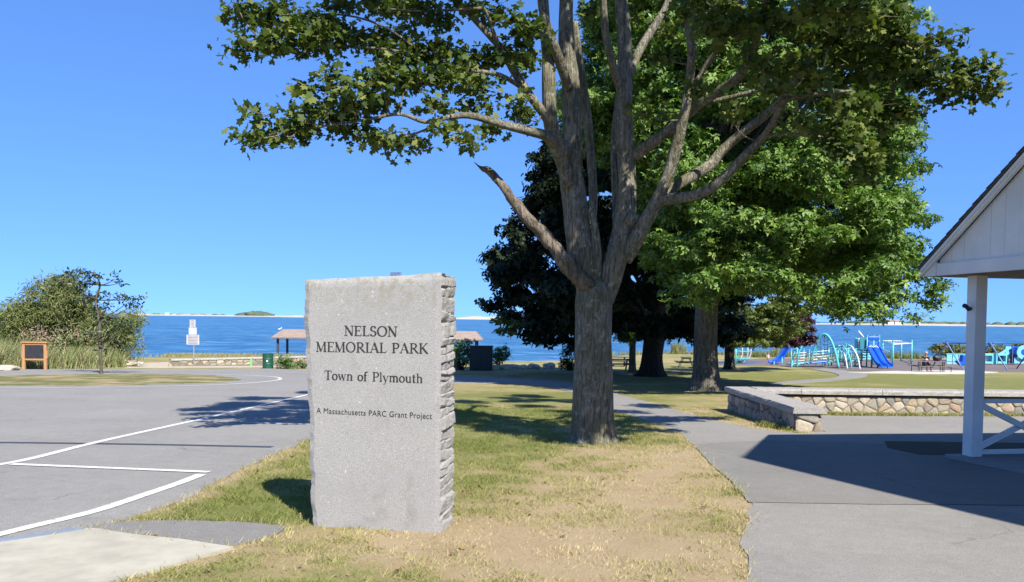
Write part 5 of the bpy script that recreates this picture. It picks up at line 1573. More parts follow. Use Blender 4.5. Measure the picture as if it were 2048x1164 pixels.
build('rake_trim', prism([(.0, .055), (HALF, RZ + .055), (HALF, RZ + .10), (.0, .10)], -.022, -.001), M_WHITEWOOD, pav)
# roof in shingle courses on both slopes
roof = MB()
roof.add([pv(-.06, -.015, .095), pv(HALF, -.015, RZ + .14), pv(HALF, LEN, RZ + .14), pv(-.06, LEN, .095), pv(-.06, -.015, .118), pv(HALF, -.015, RZ + .163), pv(HALF, LEN, RZ + .163), pv(-.06, LEN, .118)],
         [(0, 3, 2, 1), (4, 5, 6, 7), (0, 1, 5, 4), (3, 7, 6, 2), (0, 4, 7, 3)])
roof.add([pv(2 * HALF + .06, -.015, .095), pv(HALF, -.015, RZ + .14), pv(HALF, LEN, RZ + .14), pv(2 * HALF + .06, LEN, .095), pv(2 * HALF + .06, -.015, .118), pv(HALF, -.015, RZ + .163), pv(HALF, LEN, RZ + .163), pv(2 * HALF + .06, LEN, .118)],
         [(0, 1, 2, 3), (7, 6, 5, 4), (4, 5, 1, 0), (2, 6, 7, 3), (3, 7, 4, 0)])
ro = build('roof', roof, M_SHINGLE, pav)
for k in range(int(HALF * SLB / .145)):
    s0_, s1_ = k * .145 / SLB - .06, (k + 1) * .145 / SLB - .06
    z0_, z1_ = PIT * (s0_ + .06) + .120, PIT * (s1_ + .06) + .120
    build('shingle_course', prism([(s0_ - .012, z0_), (s1_, z1_), (s1_, z1_ + .006), (s0_ - .012, z0_ + .012)], -.026 - .006 * (k % 2), LEN), M_SHINGLE, ro)
# slab, posts, rails with cross braces
slab = MB()
sc_ = [pv(.30, .22, 0), pv(.30, LEN, 0), pv(2 * HALF - .3, LEN, 0), pv(2 * HALF - .3, .22, 0)]
slab.add([(p.x, p.y, SLAB_Z - .5) for p in sc_] + [(p.x, p.y, SLAB_Z) for p in sc_], [(0, 1, 5, 4), (1, 2, 6, 5), (2, 3, 7, 6), (3, 0, 4, 7), (7, 6, 5, 4)][:4] + [(4, 5, 6, 7)])
build('floor_slab', slab, pm('grey_slab', (0.26, 0.255, 0.25), None, 3, .9), pav)
p0 = P(1944, 913, PD)
rel = p0 - E
ps, pt = rel.dot(g), rel.dot(e)
PW = .175
def post_at(s, t):
    c_ = pv(s, t, 0)
    build('post', MB().frame(Vector((c_.x, c_.y, (SLAB_Z + E.z + .02) / 2)), e, g, UP, PW, PW, E.z + .02 - SLAB_Z), M_WHITEWOOD, pav, bevel=.008)
for (s, t) in ((ps, pt), (ps, pt + 2.9), (ps, pt + 5.8), (2 * HALF - ps, pt), (2 * HALF - ps, pt + 5.8)): post_at(s, t)
for (s, ta, tb_) in ((ps, pt, pt + 2.9), (ps, pt + 2.9, pt + 5.8)):
    a_, b_ = pv(s, ta + PW / 2, 0), pv(s, tb_ - PW / 2, 0)
    zt_, zb_ = 1.5 - (803 - 647) / 1600 * PD, SLAB_Z + .055
    v0 = lambda p, z: Vector((p.x, p.y, z))
    build('top_rail', MB().bar(v0(a_, zt_), v0(b_, zt_), .09, .05), M_WHITEWOOD, pav)
    build('bottom_rail', MB().bar(v0(a_, zb_), v0(b_, zb_), .09, .05), M_WHITEWOOD, pav)
    m_ = (a_ + b_) / 2
    w_ = (b_ - a_) * .5
    build('cross_brace', MB().bar(v0(a_, zt_ - .04), v0(a_ + w_, zb_ + .04), .035, .08), M_WHITEWOOD, pav)
    build('cross_brace', MB().bar(v0(a_, zb_ + .04) + g * -.037, v0(a_ + w_, zt_ - .04) + g * -.037, .035, .08), M_WHITEWOOD, pav)
    build('cross_brace', MB().bar(v0(a_ + w_, zt_ - .04), v0(b_, zb_ + .04), .035, .08), M_WHITEWOOD, pav)
    build('cross_brace', MB().bar(v0(a_ + w_, zb_ + .04) + g * -.037, v0(b_, zt_ - .04) + g * -.037, .035, .08), M_WHITEWOOD, pav)
# camera on the post
cpt = pv(ps, pt - PW / 2, 0); cpt.z = P(1940, 617, PD).z
t = thing('security_camera', cpt, 'small dark camera bracketed to the white pavilion post', 'camera')
build('bracket', MB().tube([cpt, cpt - e * .05 + UP * -.01], .022, 8), M_BLACK, t)
build('housing', MB().tube([cpt - e * .03 - UP * .012, cpt - e * .10 + UP * .03 + g * .03, cpt - e * .14 + UP * .035 + g * .05], [.03, .028, .032], 10), M_BLACK, t, smooth=True)
# grass patch at the pavilion edge, its shade put into the dark colour
turf_px = [(1770, 884), (1930, 886), (2100, 888), (2100, 905), (1925, 912), (1840, 911), (1775, 897)]
sheet('shaded_grass', [(p.x, p.y) for p in pts_ground(turf_px)], pm('shaded_turf', (0.035, 0.04, 0.018), (0.05, 0.035, 0.022), 6, .95), 0.016)

# ================================================================== FAR PICNIC SHELTER, BARREL, SIGN, BOARD
d = 97.0
def W(px, py, dd): return P(px, py, dd)
zg = P(600, 715, d).z
xa, xb = W(553, 670, d).x, W(966, 670, d).x
t = thing('picnic_shelter', ((xa + xb) / 2, d, zg), 'long open picnic shelter with tan roof at the water behind the slab', 'shelter')
ze, zr = P(760, 677, d).z, P(760, 663, d).z + .15
rf = MB()
rf.add([(xa, d - 2.6, ze), (xb, d - 2.6, ze), (xb, d + 2.6, ze), (xa, d + 2.6, ze), (xa + .8, d, zr), (xb - .8, d, zr)], [(0, 1, 5, 4), (2, 3, 4, 5), (3, 0, 4), (1, 2, 5), (3, 2, 1, 0)])
ro = build('roof', rf, M_TANROOF, t)
build('fascia', MB().box(((xa + xb) / 2, d - 2.63, ze + .0), (xb - xa, .05, .14)), pm('shelter_fascia', (0.16, 0.13, 0.115), None, 3, .8), ro)
for k in range(7):
    x = xa + .75 + (xb - xa - 1.5) * k / 6
    for yy in (-2.0, 2.0):
        build('post', MB().box((x, d + yy, (zg + ze) / 2 - .2), (.24, .24, ze - zg + .4)), M_DARKPOST, t)
# gull on the ridge
gp = Vector((W(560, 660, d).x, d - .1, zr - .02 + .0)); gp.z = P(560, 662, d).z + .02
t = thing('gull', gp, 'small white gull perched on the tan shelter roof', 'gull')
gm = MB()
gm.tube([gp + Vector((-.24, 0, .20)), gp + Vector((-.10, 0, .20)), gp + Vector((.05, 0, .22)), gp + Vector((.15, 0, .28)), gp + Vector((.20, 0, .37)), gp + Vector((.27, 0, .37))], [.02, .075, .09, .07, .055, .015], 10, 3)
build('body', gm, M_WHITE, t, smooth=True)
build('leg', MB().tube([gp + Vector((.02, .03, 0)), gp + Vector((.02, .03, .17))], .01, 5), M_CEDAR, t)
build('leg', MB().tube([gp + Vector((.02, -.03, 0)), gp + Vector((.02, -.03, .17))], .01, 5), M_CEDAR, t)
build('beak', MB().tube([gp + Vector((.25, 0, .37)), gp + Vector((.31, 0, .36))], [.012, .003], 5), M_CEDAR, t)

c = G(536, 737)
t = thing('trash_barrel', c, 'dark green steel trash barrel beside the parking lot', 'barrel')
hb = S(c.y, 30); rb = S(c.y, 21) / 2
build('drum', MB().lathe(c, [(rb * .97, 0), (rb, .02), (rb, hb * .3), (rb * 1.04, hb * .33), (rb, hb * .36), (rb, hb * .63), (rb * 1.04, hb * .66), (rb, hb * .69), (rb, hb * .96), (rb * 1.03, hb * .98), (rb * 1.03, hb), (rb * .93, hb), (rb * .93, hb * .9)], 24), M_GREENCAN, t, smooth=False)
build('sticker', MB().box((c.x + rb * .15, c.y - rb * 1.02, c.z + hb * .52), (rb * .3, .02, .1)), M_WHITE, t)

c = G(388, 733)
t = thing('sign_post', c, 'thin metal post carrying three stacked white notices', 'sign')
dd = c.y
build('post', MB().box((c.x, c.y, (c.z + P(386, 642, dd).z) / 2), (.05, .05, P(386, 642, dd).z - c.z + .05)), M_GREYMETAL, t)
M_SIGNINK = pm('faded_print', (0.17, 0.17, 0.24), None, 9, .7)
for (x0, x1, y0, y1, rows) in ((380, 391.5, 639.5, 654, 5), (378, 394, 655, 669, 0), (373.5, 399, 670, 689, 6)):
    a_, b_ = P(x0, y1, dd), P(x1, y0, dd)
    pn = build('sign_panel', MB().box(((a_.x + b_.x) / 2, c.y - .04, (a_.z + b_.z) / 2), (b_.x - a_.x, .012, b_.z - a_.z)), pm('sign_enamel', (0.46, 0.46, 0.47), None, 3, .5), t, bevel=.003)
    for r_i in range(rows):
        zz = a_.z + (b_.z - a_.z) * (r_i + .7) / (rows + .4)
        wf = .78 if rows == 6 else (.5 + .2 * (r_i % 2))
        build('print_line', MB().box(((a_.x + b_.x) / 2, c.y - .0475, zz), ((b_.x - a_.x) * wf, .002, (b_.z - a_.z) / (rows + .4) * .45)), M_SIGNINK, pn)

gA, gB = G(48, 739), G(101, 739)
dd = gA.y
t = thing('notice_board', ((gA.x + gB.x) / 2, dd, gA.z), 'orange cedar notice board with black panel at the reeds', 'notice board')
zt_ = P(74, 686, dd).z
for q in (gA, gB):
    build('post', MB().box((q.x, dd, (gA.z + zt_) / 2), (.14, .12, zt_ - gA.z + .06)), M_CEDAR, t, bevel=.01)
    build('side_block', MB().box((q.x + (-.05 if q is gA else .05), dd, gA.z + .78), (.12, .10, .42)), M_CEDAR, t, bevel=.02)
mx_, mw_ = (gA.x + gB.x) / 2, gB.x - gA.x
build('top_rail', MB().box((mx_, dd - .01, zt_ + .03), (mw_ + .24, .20, .07)), M_CEDAR, t, bevel=.01)
zl = P(74, 719, dd).z
build('lower_rail', MB().box((mx_, dd, zl), (mw_ - .145, .1, .08)), M_CEDAR, t)
build('upper_rail', MB().box((mx_, dd, zt_ - .06), (mw_ - .145, .1, .09)), M_CEDAR, t)
build('panel', MB().box((mx_, dd, (zl + zt_) / 2 - .01), (mw_ - .145, .05, zt_ - zl - .15)), M_SLATE, t)

# boulders
BOUL = [((128, 737), .42, (1.3, .9, .62), 'pale rounded boulder just behind the notice board'), ((149, 737), .26, (1.2, .8, .55), 'small pale stone squeezed between two boulders at the reeds'),
        ((168, 736), .44, (1.2, .9, .6), 'wedge shaped tan boulder at the foot of the reeds'), ((12, 741), .42, (1.8, .8, .45), 'flat pale boulder at the left picture edge'),
        ((245, 729), .62, (.95, .85, 1.05), 'tall upright tan boulder at the end of the reeds'), ((250, 733), .62, (1.5, .8, .42), 'broad flat tan boulder below the upright one'),
        ((990, 739), .34, (1.2, .8, .6), 'pale beach boulder by the clipped bush'), ((1024, 739), .52, (1.6, .9, .5), 'long cream beach boulder between bushes and slab cabinet'),
        ((1066, 738), .40, (1.3, .9, .6), 'grey beach boulder in the middle of the row'), ((1098, 738), .46, (1.3, .9, .72), 'rough grey boulder beside the dark clipped bush'), ((1045, 737), .3, (1.2, .8, .6), 'small grey beach boulder in the row')]
for i, (px, r, sq, lab) in enumerate(BOUL):
    c = G(*px)
    o = build('boulder', MB().ico((c.x, c.y, c.z + r * sq[2] * .45), r, 40 + i, .28, 3, sq, random.uniform(0, 3)), M_BOULDER, smooth=False)
    tag(o, lab, 'boulder', 'boulders along the edge of the park')
# dark cabinet by the path
ga, gb_ = G(939, 741), G(985, 741)
dd = ga.y; hh = P(960, 693, dd).z - ga.z; w_ = gb_.x - ga.x; mx_ = (ga.x + gb_.x) / 2
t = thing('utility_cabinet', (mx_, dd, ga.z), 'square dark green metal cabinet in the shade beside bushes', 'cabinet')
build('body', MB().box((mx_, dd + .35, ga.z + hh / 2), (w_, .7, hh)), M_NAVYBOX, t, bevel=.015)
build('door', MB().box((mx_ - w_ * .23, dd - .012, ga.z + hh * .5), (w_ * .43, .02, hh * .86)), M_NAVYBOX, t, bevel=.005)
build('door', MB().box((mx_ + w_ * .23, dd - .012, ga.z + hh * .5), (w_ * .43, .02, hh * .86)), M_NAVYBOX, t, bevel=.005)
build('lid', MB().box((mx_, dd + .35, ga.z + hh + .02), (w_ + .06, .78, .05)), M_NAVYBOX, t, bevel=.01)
c = G(914, 740)
t = thing('wooden_bin', c, 'short round brown bin between the slab edge and dark cabinet', 'bin')
build('barrel', MB().lathe(c, [(.2, 0), (.235, .15), (.24, .3), (.22, .5), (.2, .55)], 16), pm('brown_staves', (0.20, 0.12, 0.075), (0.15, .09, .06), 6, .8, sc=(3, 3, .3)), t)
build('hoop', MB().lathe(c + Vector((0, 0, .40)), [(.246, 0), (.246, .04)], 16), M_DARKPOST, t)

# ================================================================== PICNIC TABLES
def picnic_table(c, yaw, label, mat, L=1.8, frame=M_TABLEG, group='picnic tables'):
    t = thing('picnic_table', c, label, 'picnic table', group)
    cs, sn = math.cos(yaw), math.sin(yaw)
    ax, ay = Vector((cs, sn, 0)), Vector((-sn, cs, 0))
    at = lambda x, y, z: c + ax * x + ay * y + UP * z
    for k in range(5):
        build('top_plank', MB().frame(at(0, (k - 2) * .148, .75), ax, ay, UP, L, .14, .04), mat, t)
    for sd_ in (-1, 1):
        for k in range(2):
            build('bench_plank', MB().frame(at(0, sd_ * (.62 + .145 * k), .45), ax, ay, UP, L, .14, .04), mat, t)
    for x in (-L * .33, L * .33):
        build('leg', MB().bar(at(x, -.24, .72), at(x, -.55, 0), .045, .09, ax), frame, t)
        build('leg', MB().bar(at(x, .24, .72), at(x, .55, 0), .045, .09, ax), frame, t)
        build('support', MB().bar(at(x + .045, -.76, .41), at(x + .045, .76, .41), .04, .08), frame, t)
        build('batten', MB().bar(at(x + .045, -.34, .71), at(x + .045, .34, .71), .04, .07), frame, t)
    return t
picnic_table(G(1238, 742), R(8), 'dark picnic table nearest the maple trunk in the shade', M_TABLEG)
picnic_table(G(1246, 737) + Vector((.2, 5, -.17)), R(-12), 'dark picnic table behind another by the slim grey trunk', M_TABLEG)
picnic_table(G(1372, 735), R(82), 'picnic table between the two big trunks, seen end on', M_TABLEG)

gt = G(1862, 744)
t = thing('picnic_table', gt, 'steel framed picnic table where a person sits by the playground', 'picnic table', 'picnic tables')
Lt = S(gt.y, 84)
for k in range(5): build('top_plank', MB().box((gt.x, gt.y + (k - 2) * .15, gt.z + .76), (Lt, .14, .035)), M_TABLE, t)
for sd_ in (-1, 1):
    for k in range(2): build('bench_plank', MB().box((gt.x - .05, gt.y + sd_ * (.66 + .15 * k), gt.z + .44), (Lt * .82, .14, .035)), M_TABLE, t)
for x in (-.34, .34):
    for dx in (-.06, .06):
        build('leg', MB().tube([(gt.x + x * Lt * .85 + dx, gt.y, gt.z), (gt.x + x * Lt * .85 + dx, gt.y, gt.z + .74)], .03, 8), M_DARKPOST, t)
    for sd_ in (-1, 1):
        build('bench_leg', MB().tube([(gt.x + x * Lt * 1.02, gt.y + sd_ * .72, gt.z), (gt.x + x * Lt * 1.02, gt.y + sd_ * .72, gt.z + .42)], .028, 8), M_DARKPOST, t)
    build('support', MB().bar((gt.x + x * Lt * .9, gt.y - .8, gt.z + .40), (gt.x + x * Lt * .9, gt.y + .8, gt.z + .40), .04, .05), M_DARKPOST, t)

# ================================================================== PEOPLE
def skinned(name, verts, edges, radii, mat, parent, root=0, sub=2):
    off = WLOC[parent.name]
    me = bpy.data.meshes.new(name)
    me.from_pydata([tuple(np.array(v) - off) for v in verts], edges, [])
    o = link(name, me, mat, parent)
    WLOC[o.name] = off
    sk = o.modifiers.new('skin', 'SKIN'); sk.use_smooth_shade = True
    lay = me.skin_vertices[0] if len(me.skin_vertices) else None
    if lay is None:
        bpy.context.view_layer.objects.active = o; o.select_set(True)
        bpy.ops.mesh.customdata_skin_add(); lay = me.skin_vertices[0]
    for i, r in enumerate(radii):
        lay.data[i].radius = (r, r) if not hasattr(r, '__len__') else r
        lay.data[i].use_root = (i == root)
    sb = o.modifiers.new('subdivision', 'SUBSURF'); sb.levels = sub; sb.render_levels = sub
    # bake so the mesh is plain
    ev = o.evaluated_get(bpy.context.evaluated_depsgraph_get())
    nm = bpy.data.meshes.new_from_object(ev)
    o.modifiers.clear(); o.data = nm
    if not nm.materials: nm.materials.append(mat)
    return o

# seated adult on the far bench, facing the camera, forearms on the table
px_ = P(1862, 720, gt.y).x
b = Vector((px_, gt.y + .74, gt.z))
per = thing('person', b, 'person in a dark t-shirt with white print sitting at the picnic table', 'person')
q = lambda x, y, z: tuple(b + Vector((x, y, z)))
V = [q(0, 0, .55), q(0, .02, .72), q(0, .02, .92), q(0, .0, 1.05), q(0, -.03, 1.13), q(0, -.05, 1.22), q(0, -.06, 1.32), q(0, -.05, 1.38),
     q(.09, -.02, .53), q(.13, -.42, .52), q(.13, -.48, .10), q(.13, -.62, .05), q(-.09, -.02, .53), q(-.13, -.42, .52), q(-.13, -.46, .10), q(-.13, -.60, .05),
     q(.20, .0, 1.0), q(.27, -.1, .84), q(.16, -.42, .82), q(.08, -.50, .82), q(-.20, .0, 1.0), q(-.27, -.1, .84), q(-.14, -.42, .82), q(-.06, -.50, .82)]
ED = [(0, 1), (1, 2), (2, 3), (3, 4), (4, 5), (5, 6), (6, 7), (0, 8), (8, 9), (9, 10), (10, 11), (0, 12), (12, 13), (13, 14), (14, 15), (2, 16), (16, 17), (17, 18), (18, 19), (2, 20), (20, 21), (21, 22), (22, 23)]
RD = [.15, .14, .16, .09, .055, .075, .095, .06, .10, .075, .05, .04, .10, .075, .05, .04, .065, .05, .038, .035, .065, .05, .038, .035]
skinned('body', V, ED, RD, M_SKIN, per)
V2 = [q(0, 0, .54), q(0, .02, .72), q(0, .02, .93), q(0, .0, 1.04), q(.20, .0, 1.0), q(.265, -.08, .88), q(-.20, .0, 1.0), q(-.265, -.08, .88)]
skinned('shirt', V2, [(0, 1), (1, 2), (2, 3), (2, 4), (4, 5), (2, 6), (6, 7)], [.175, .165, .185, .10, .085, .075, .085, .075], M_NAVY, per)
V3 = [q(0, 0, .53), q(.09, -.02, .53), q(.13, -.36, .525), q(-.09, -.02, .53), q(-.13, -.36, .525)]
skinned('shorts', V3, [(0, 1), (1, 2), (0, 3), (3, 4)], [.17, .12, .10, .12, .10], M_DARKPOST, per)
for sgn in (-1, 1):
    build('shoe', MB().ico(q(sgn * .13, -.62, .045), .1, 5, .05, 2, (.5, 1.25, .5)), M_BLACK, per, smooth=True)
    for fi, (dx, ln) in enumerate(((-.028, .05), (-.01, .06), (.01, .058), (.028, .045), (sgn * -.045, .035))):
        hx, hz_ = sgn * .07 + dx, .825
        build('finger', MB().tube([q(hx, -.52, hz_), q(hx, -.52 - ln * .6, hz_ + .006), q(hx, -.52 - ln, hz_ - .012)], [.010, .009, .007], 6), M_SKIN, per, smooth=True)
    build('eye', MB().ico(q(sgn * .035, -.148, 1.315), .010, 1, 0, 1), M_BLACK, per)
    build('ear', MB().ico(q(sgn * .096, -.05, 1.30), .028, 1, 0, 1, (.4, .8, 1.2)), M_SKIN, per, smooth=True)
build('nose', MB().tube([q(0, -.145, 1.32), q(0, -.175, 1.29), q(0, -.145, 1.275)], [.008, .016, .010], 6), M_SKIN, per, smooth=True)
build('mouth', MB().box(q(0, -.149, 1.245), (.045, .012, .008)), pm('lip', (.3, .1, .09), None, 5, .6), per)
build('hair', MB().ico(q(0, -.03, 1.365), .108, 9, .08, 2, (1, 1.05, .72)), M_HAIR, per, smooth=True)
build('shirt_print', MB().add([q(x, -.17 - .012 * (1 - abs(x) / .1), z) for x, z in ((-.08, .78), (.06, .74), (.09, .83), (.05, .92), (-.05, .94), (-.09, .87))] + [q(x, -.15, z) for x, z in ((-.08, .78), (.06, .74), (.09, .83), (.05, .92), (-.05, .94), (-.09, .87))],
      [(0, 1, 2, 3, 4, 5), (11, 10, 9, 8, 7, 6)] + [(i, 6 + i, 6 + (i + 1) % 6, (i + 1) % 6) for i in range(6)]), M_WHITE, per)
# bag on the table
c = Vector((P(1876, 715, gt.y).x, gt.y + .1, gt.z + .78))
t = thing('bag', c, 'black bulky bag standing on the picnic table beside the person', 'bag')
build('sack', MB().ico(c + Vector((0, 0, .24)), .24, 12, .25, 3, (1.25, .6, .85)), M_BLACK, t, smooth=True)
build('handle', MB().tube([c + Vector((-.12, 0, .45)), c + Vector((-.06, 0, .58)), c + Vector((.06, 0, .58)), c + Vector((.12, 0, .45))], .016, 6, 3), M_BLACK, t, smooth=True)

# toddler at the shore edge of the playground
b = G(1536, 724)
kid = thing('person', b, 'small child in pale pink standing near the foot of the slide', 'person')
q = lambda x, y, z: tuple(b + Vector((x, y, z)))
V = [q(0, 0, .40), q(0, .0, .50), q(0, 0, .62), q(0, 0, .69), q(0, -.01, .74), q(0, -.02, .81), q(0, -.01, .87),
     q(.05, 0, .37), q(.06, -.02, .20), q(.06, .01, .04), q(.06, -.05, .025), q(-.05, 0, .37), q(-.07, .03, .20), q(-.07, .06, .04), q(-.07, .0, .025),
     q(.11, 0, .62), q(.17, -.02, .50), q(.20, -.08, .40), q(-.11, 0, .62), q(-.16, -.04, .50), q(-.15, -.12, .42)]
ED = [(0, 1), (1, 2), (2, 3), (3, 4), (4, 5), (5, 6), (0, 7), (7, 8), (8, 9), (9, 10), (0, 11), (11, 12), (12, 13), (13, 14), (2, 15), (15, 16), (16, 17), (2, 18), (18, 19), (19, 20)]
RD = [.085, .085, .085, .05, .05, .075, .05, .06, .045, .035, .028, .06, .045, .035, .028, .04, .03, .025, .04, .03, .025]
skinned('body', V, ED, RD, M_SKIN, kid)
skinned('dress', [q(0, 0, .30), q(0, 0, .42), q(0, 0, .62), q(0, 0, .66)], [(0, 1), (1, 2), (2, 3)], [.15, .12, .105, .06], M_PINK, kid)
build('hair', MB().ico(q(0, .01, .845), .085, 5, .06, 2, (1, 1.05, .85)), M_HAIRB, kid, smooth=True)
for sgn in (-1, 1): build('eye', MB().ico(q(sgn * .028, -.093, .81), .008, 1, 0, 1), M_BLACK, kid)

# ================================================================== PLAYGROUND
def foot(px, py): return G(px, py)
def upto(px, py, base): return P(px, py, base.y)
def vpost(parent, px, ytop, yfoot, r=.055, mat=None, name='post', dy=0.0):
    f = G(px, yfoot) + Vector((0, dy, 0))
    tp_ = P(px, ytop, f.y)
    o = build(name, MB().tube([(f.x, f.y, f.z - .1), (f.x, f.y, tp_.z)], r, 10), mat or M_TEAL, parent, smooth=True)
    build('cap', MB().lathe((f.x, f.y, tp_.z - .01), [(r * 1.25, 0), (r * 1.25, .05), (r * .7, .09)], 10), mat or M_TEAL, o, smooth=True)
    return Vector((f.x, f.y, tp_.z))

# blue slide with ramp deck on the left
f0 = G(1546, 729); ds = f0.y
t = thing('playground_slide', f0, 'single wavy blue slide at the left end of the play structure', 'slide')
pts = [P(x, y, ds - .2) for x, y in [(1541, 725), (1552, 723), (1562, 716), (1570, 704), (1579, 692), (1590, 686), (1599, 684)]]
def chute(mb, pts, w, side, hgt=.22, thick=.04):
    n_ = len(pts); v, f = [], []
    sd_ = Vector(side).normalized()
    for p in pts:
        for (x, z) in ((-w / 2 - .05, hgt), (-w / 2, hgt), (-w / 2 + .05, .03), (0, 0), (w / 2 - .05, .03), (w / 2, hgt), (w / 2 + .05, hgt), (w / 2 + .03, -thick), (0, -thick - .02), (-w / 2 - .03, -thick)):
            v.append(p + sd_ * x + UP * z)
    m = 10
    for i in range(n_ - 1):
        for j in range(m): f.append((i * m + j, i * m + (j + 1) % m, (i + 1) * m + (j + 1) % m, (i + 1) * m + j))
    f.append(tuple(range(m))); f.append(tuple((n_ - 1) * m + j for j in reversed(range(m))))
    return mb.add(v, f)
def smooth3(pts, k=4):
    out = []
    for i in range(len(pts) - 1):
        p0, p1, p2, p3 = pts[max(i - 1, 0)], pts[i], pts[i + 1], pts[min(i + 2, len(pts) - 1)]
        for j in range(k):
            tt_ = j / k
            out.append(0.5 * ((2 * p1) + (p2 - p0) * tt_ + (2 * p0 - 5 * p1 + 4 * p2 - p3) * tt_ ** 2 + (3 * p1 - p0 - 3 * p2 + p3) * tt_ ** 3))
    return out + [pts[-1]]
build('chute', chute(MB(), smooth3(pts), .62, (.35, -.94, 0)), M_BLUE, t, smooth=False)
for (x, y0, y1) in ((1548, 724, 731), (1564, 716, 732)): vpost(t, x, y0, y1, .035, M_LBLUE, 'support')

# accessible play structure
f1 = G(1640, 737)
t = thing('play_structure', f1, 'teal climbing structure with net arch, ramp railings and ladders', 'play structure')
# big arch
c0, c1, cap_ = P(1621, 722, f1.y + 1.5), P(1677, 735, f1.y), P(1649, 668, f1.y + .7)
apts = [c0, P(1626, 706, f1.y + 1.3), P(1634, 685, f1.y + 1.1), P(1641, 673, f1.y + .9), cap_, P(1658, 674, f1.y + .5), P(1666, 690, f1.y + .3), P(1672, 710, f1.y + .1), c1]
build('arch', MB().tube(apts, .085, 12, 4), M_TEAL, t, smooth=True)
net = MB()
sa = smooth3(apts, 4)
for i in range(3, len(sa) // 2, 2):
    a_, b_ = sa[i], sa[-i - 1]
    m_ = (a_ + b_) / 2 + UP * -.25
    net.tube([a_, m_, b_], .018, 5, 4)
for kx_ in (.25, .4, .5, .6, .75):
    a_ = sa[int(kx_ * (len(sa) - 1))]
    net.tube([a_, Vector((a_.x * .98 + (c0.x + c1.x) * .01, a_.y, a_.z - (a_.z - c1.z) * .62))], .018, 5)
build('climbing_net', net, M_ROPE, t)
# ramp posts and rails
tops = []
for (x, yt, yf) in ((1582, 700, 733), (1594, 690, 733), (1607, 699, 732), (1618, 700, 731), (1632, 698, 731), (1645, 697, 732), (1657, 693, 733)):
    tops.append((x, yt, yf, vpost(t, x, yt, yf, .05)))
for k in range(5):
    mb = MB()
    mb.tube([P(1584, 728 - k * 5.2, f1.y + 2), P(1607, 726 - k * 5.2, f1.y + 2), P(1632, 724 - k * 5.2, f1.y + 2), P(1659, 722 - k * 5.2, f1.y + 2)], .028, 6)
    build('rail', mb, M_WHITE, t, smooth=True)
a_, b_ = P(1582, 728, f1.y + 2.4), P(1662, 723, f1.y + 2.4)
build('ramp_deck', MB().bar(a_ + Vector((0, .6, -.05)), b_ + Vector((0, .6, -.05)), 1.2, .1), M_TEAL, t)
build('bent_frame', MB().tube([G(1594, 735), P(1596, 712, f1.y + 1), P(1602, 696, f1.y + 1), P(1613, 689, f1.y + 1), P(1616, 688, f1.y + 1)], .07, 10, 4), M_TEAL, t, smooth=True)
build('bent_frame', MB().tube([G(1583, 735), P(1586, 714, f1.y + 1.6), P(1590, 700, f1.y + 1.6), P(1600, 688, f1.y + 1.6)], .06, 10, 4), M_TEAL, t, smooth=True)
build('handrail', MB().tube([P(1599, 686, f1.y + 1), P(1611, 685, f1.y + 1), P(1624, 692, f1.y + 1)], .04, 8, 3), M_WHITE, t, smooth=True)
build('rocker_seat', MB().bar(P(1620, 726, f1.y - 1), P(1652, 723, f1.y - 1), .5, .14), M_BLUE, t, bevel=.04)
# arched ladders and loop climbers
for (x0, x1, yf) in ((1678, 1695, 738), (1700, 1720, 739)):
    d1 = G(x1, yf).y
    pp = [P(x0 - 8, 700, d1 + 1.2), P(x0 - 4, 694, d1 + 1.1), P(x0 + 2, 692, d1 + .9), P(x0 + 8, 700, d1 + .6), P(x1 - 4, 716, d1 + .2), G(x1, yf)]
    build('curved_ladder_rail', MB().tube(pp, .05, 8, 4), M_WHITE, t, smooth=True)
    pp2 = [p + Vector((-.5, .3, 0)) for p in pp]
    build('curved_ladder_rail', MB().tube(pp2, .05, 8, 4), M_TEAL, t, smooth=True)
    sA, sB = smooth3(pp, 2), smooth3(pp2, 2)
    for k in range(2, len(sA) - 1, 1): build('rung', MB().tube([sA[k], sB[k]], .022, 6), M_TEALD, t)
for (x, yt, yf) in ((1675, 694, 736), (1691, 689, 733), (1696, 690, 735), (1710, 677, 733), (1712, 678, 728)):
    vpost(t, x, yt, yf, .06)
for k in range(5):
    c_ = P(1664 + k * 9.5, 709 + (k % 2) * 2, f1.y + 1.6)
    ring = [c_ + Vector((math.cos(a) * .42, 0, math.sin(a) * .55)) for a in np.linspace(0, 2 * math.pi, 13)]
    build('loop', MB().tube(ring, .03, 6, 1, cap=False), M_LBLUE, t, smooth=True)
for k in range(4):
    c_ = G(1650 + k * 13, 732); build('stepping_pod', MB().lathe(c_, [(.05, 0), (.05, .28), (.22, .30), (.24, .36), (.1, .4)], 12), M_TEALD, t, smooth=True)
build('bridge_deck', MB().bar(P(1676, 718, f1.y + 1.2), P(1706, 718, f1.y + 1.2), 1.2, .1), M_TEALD, t)

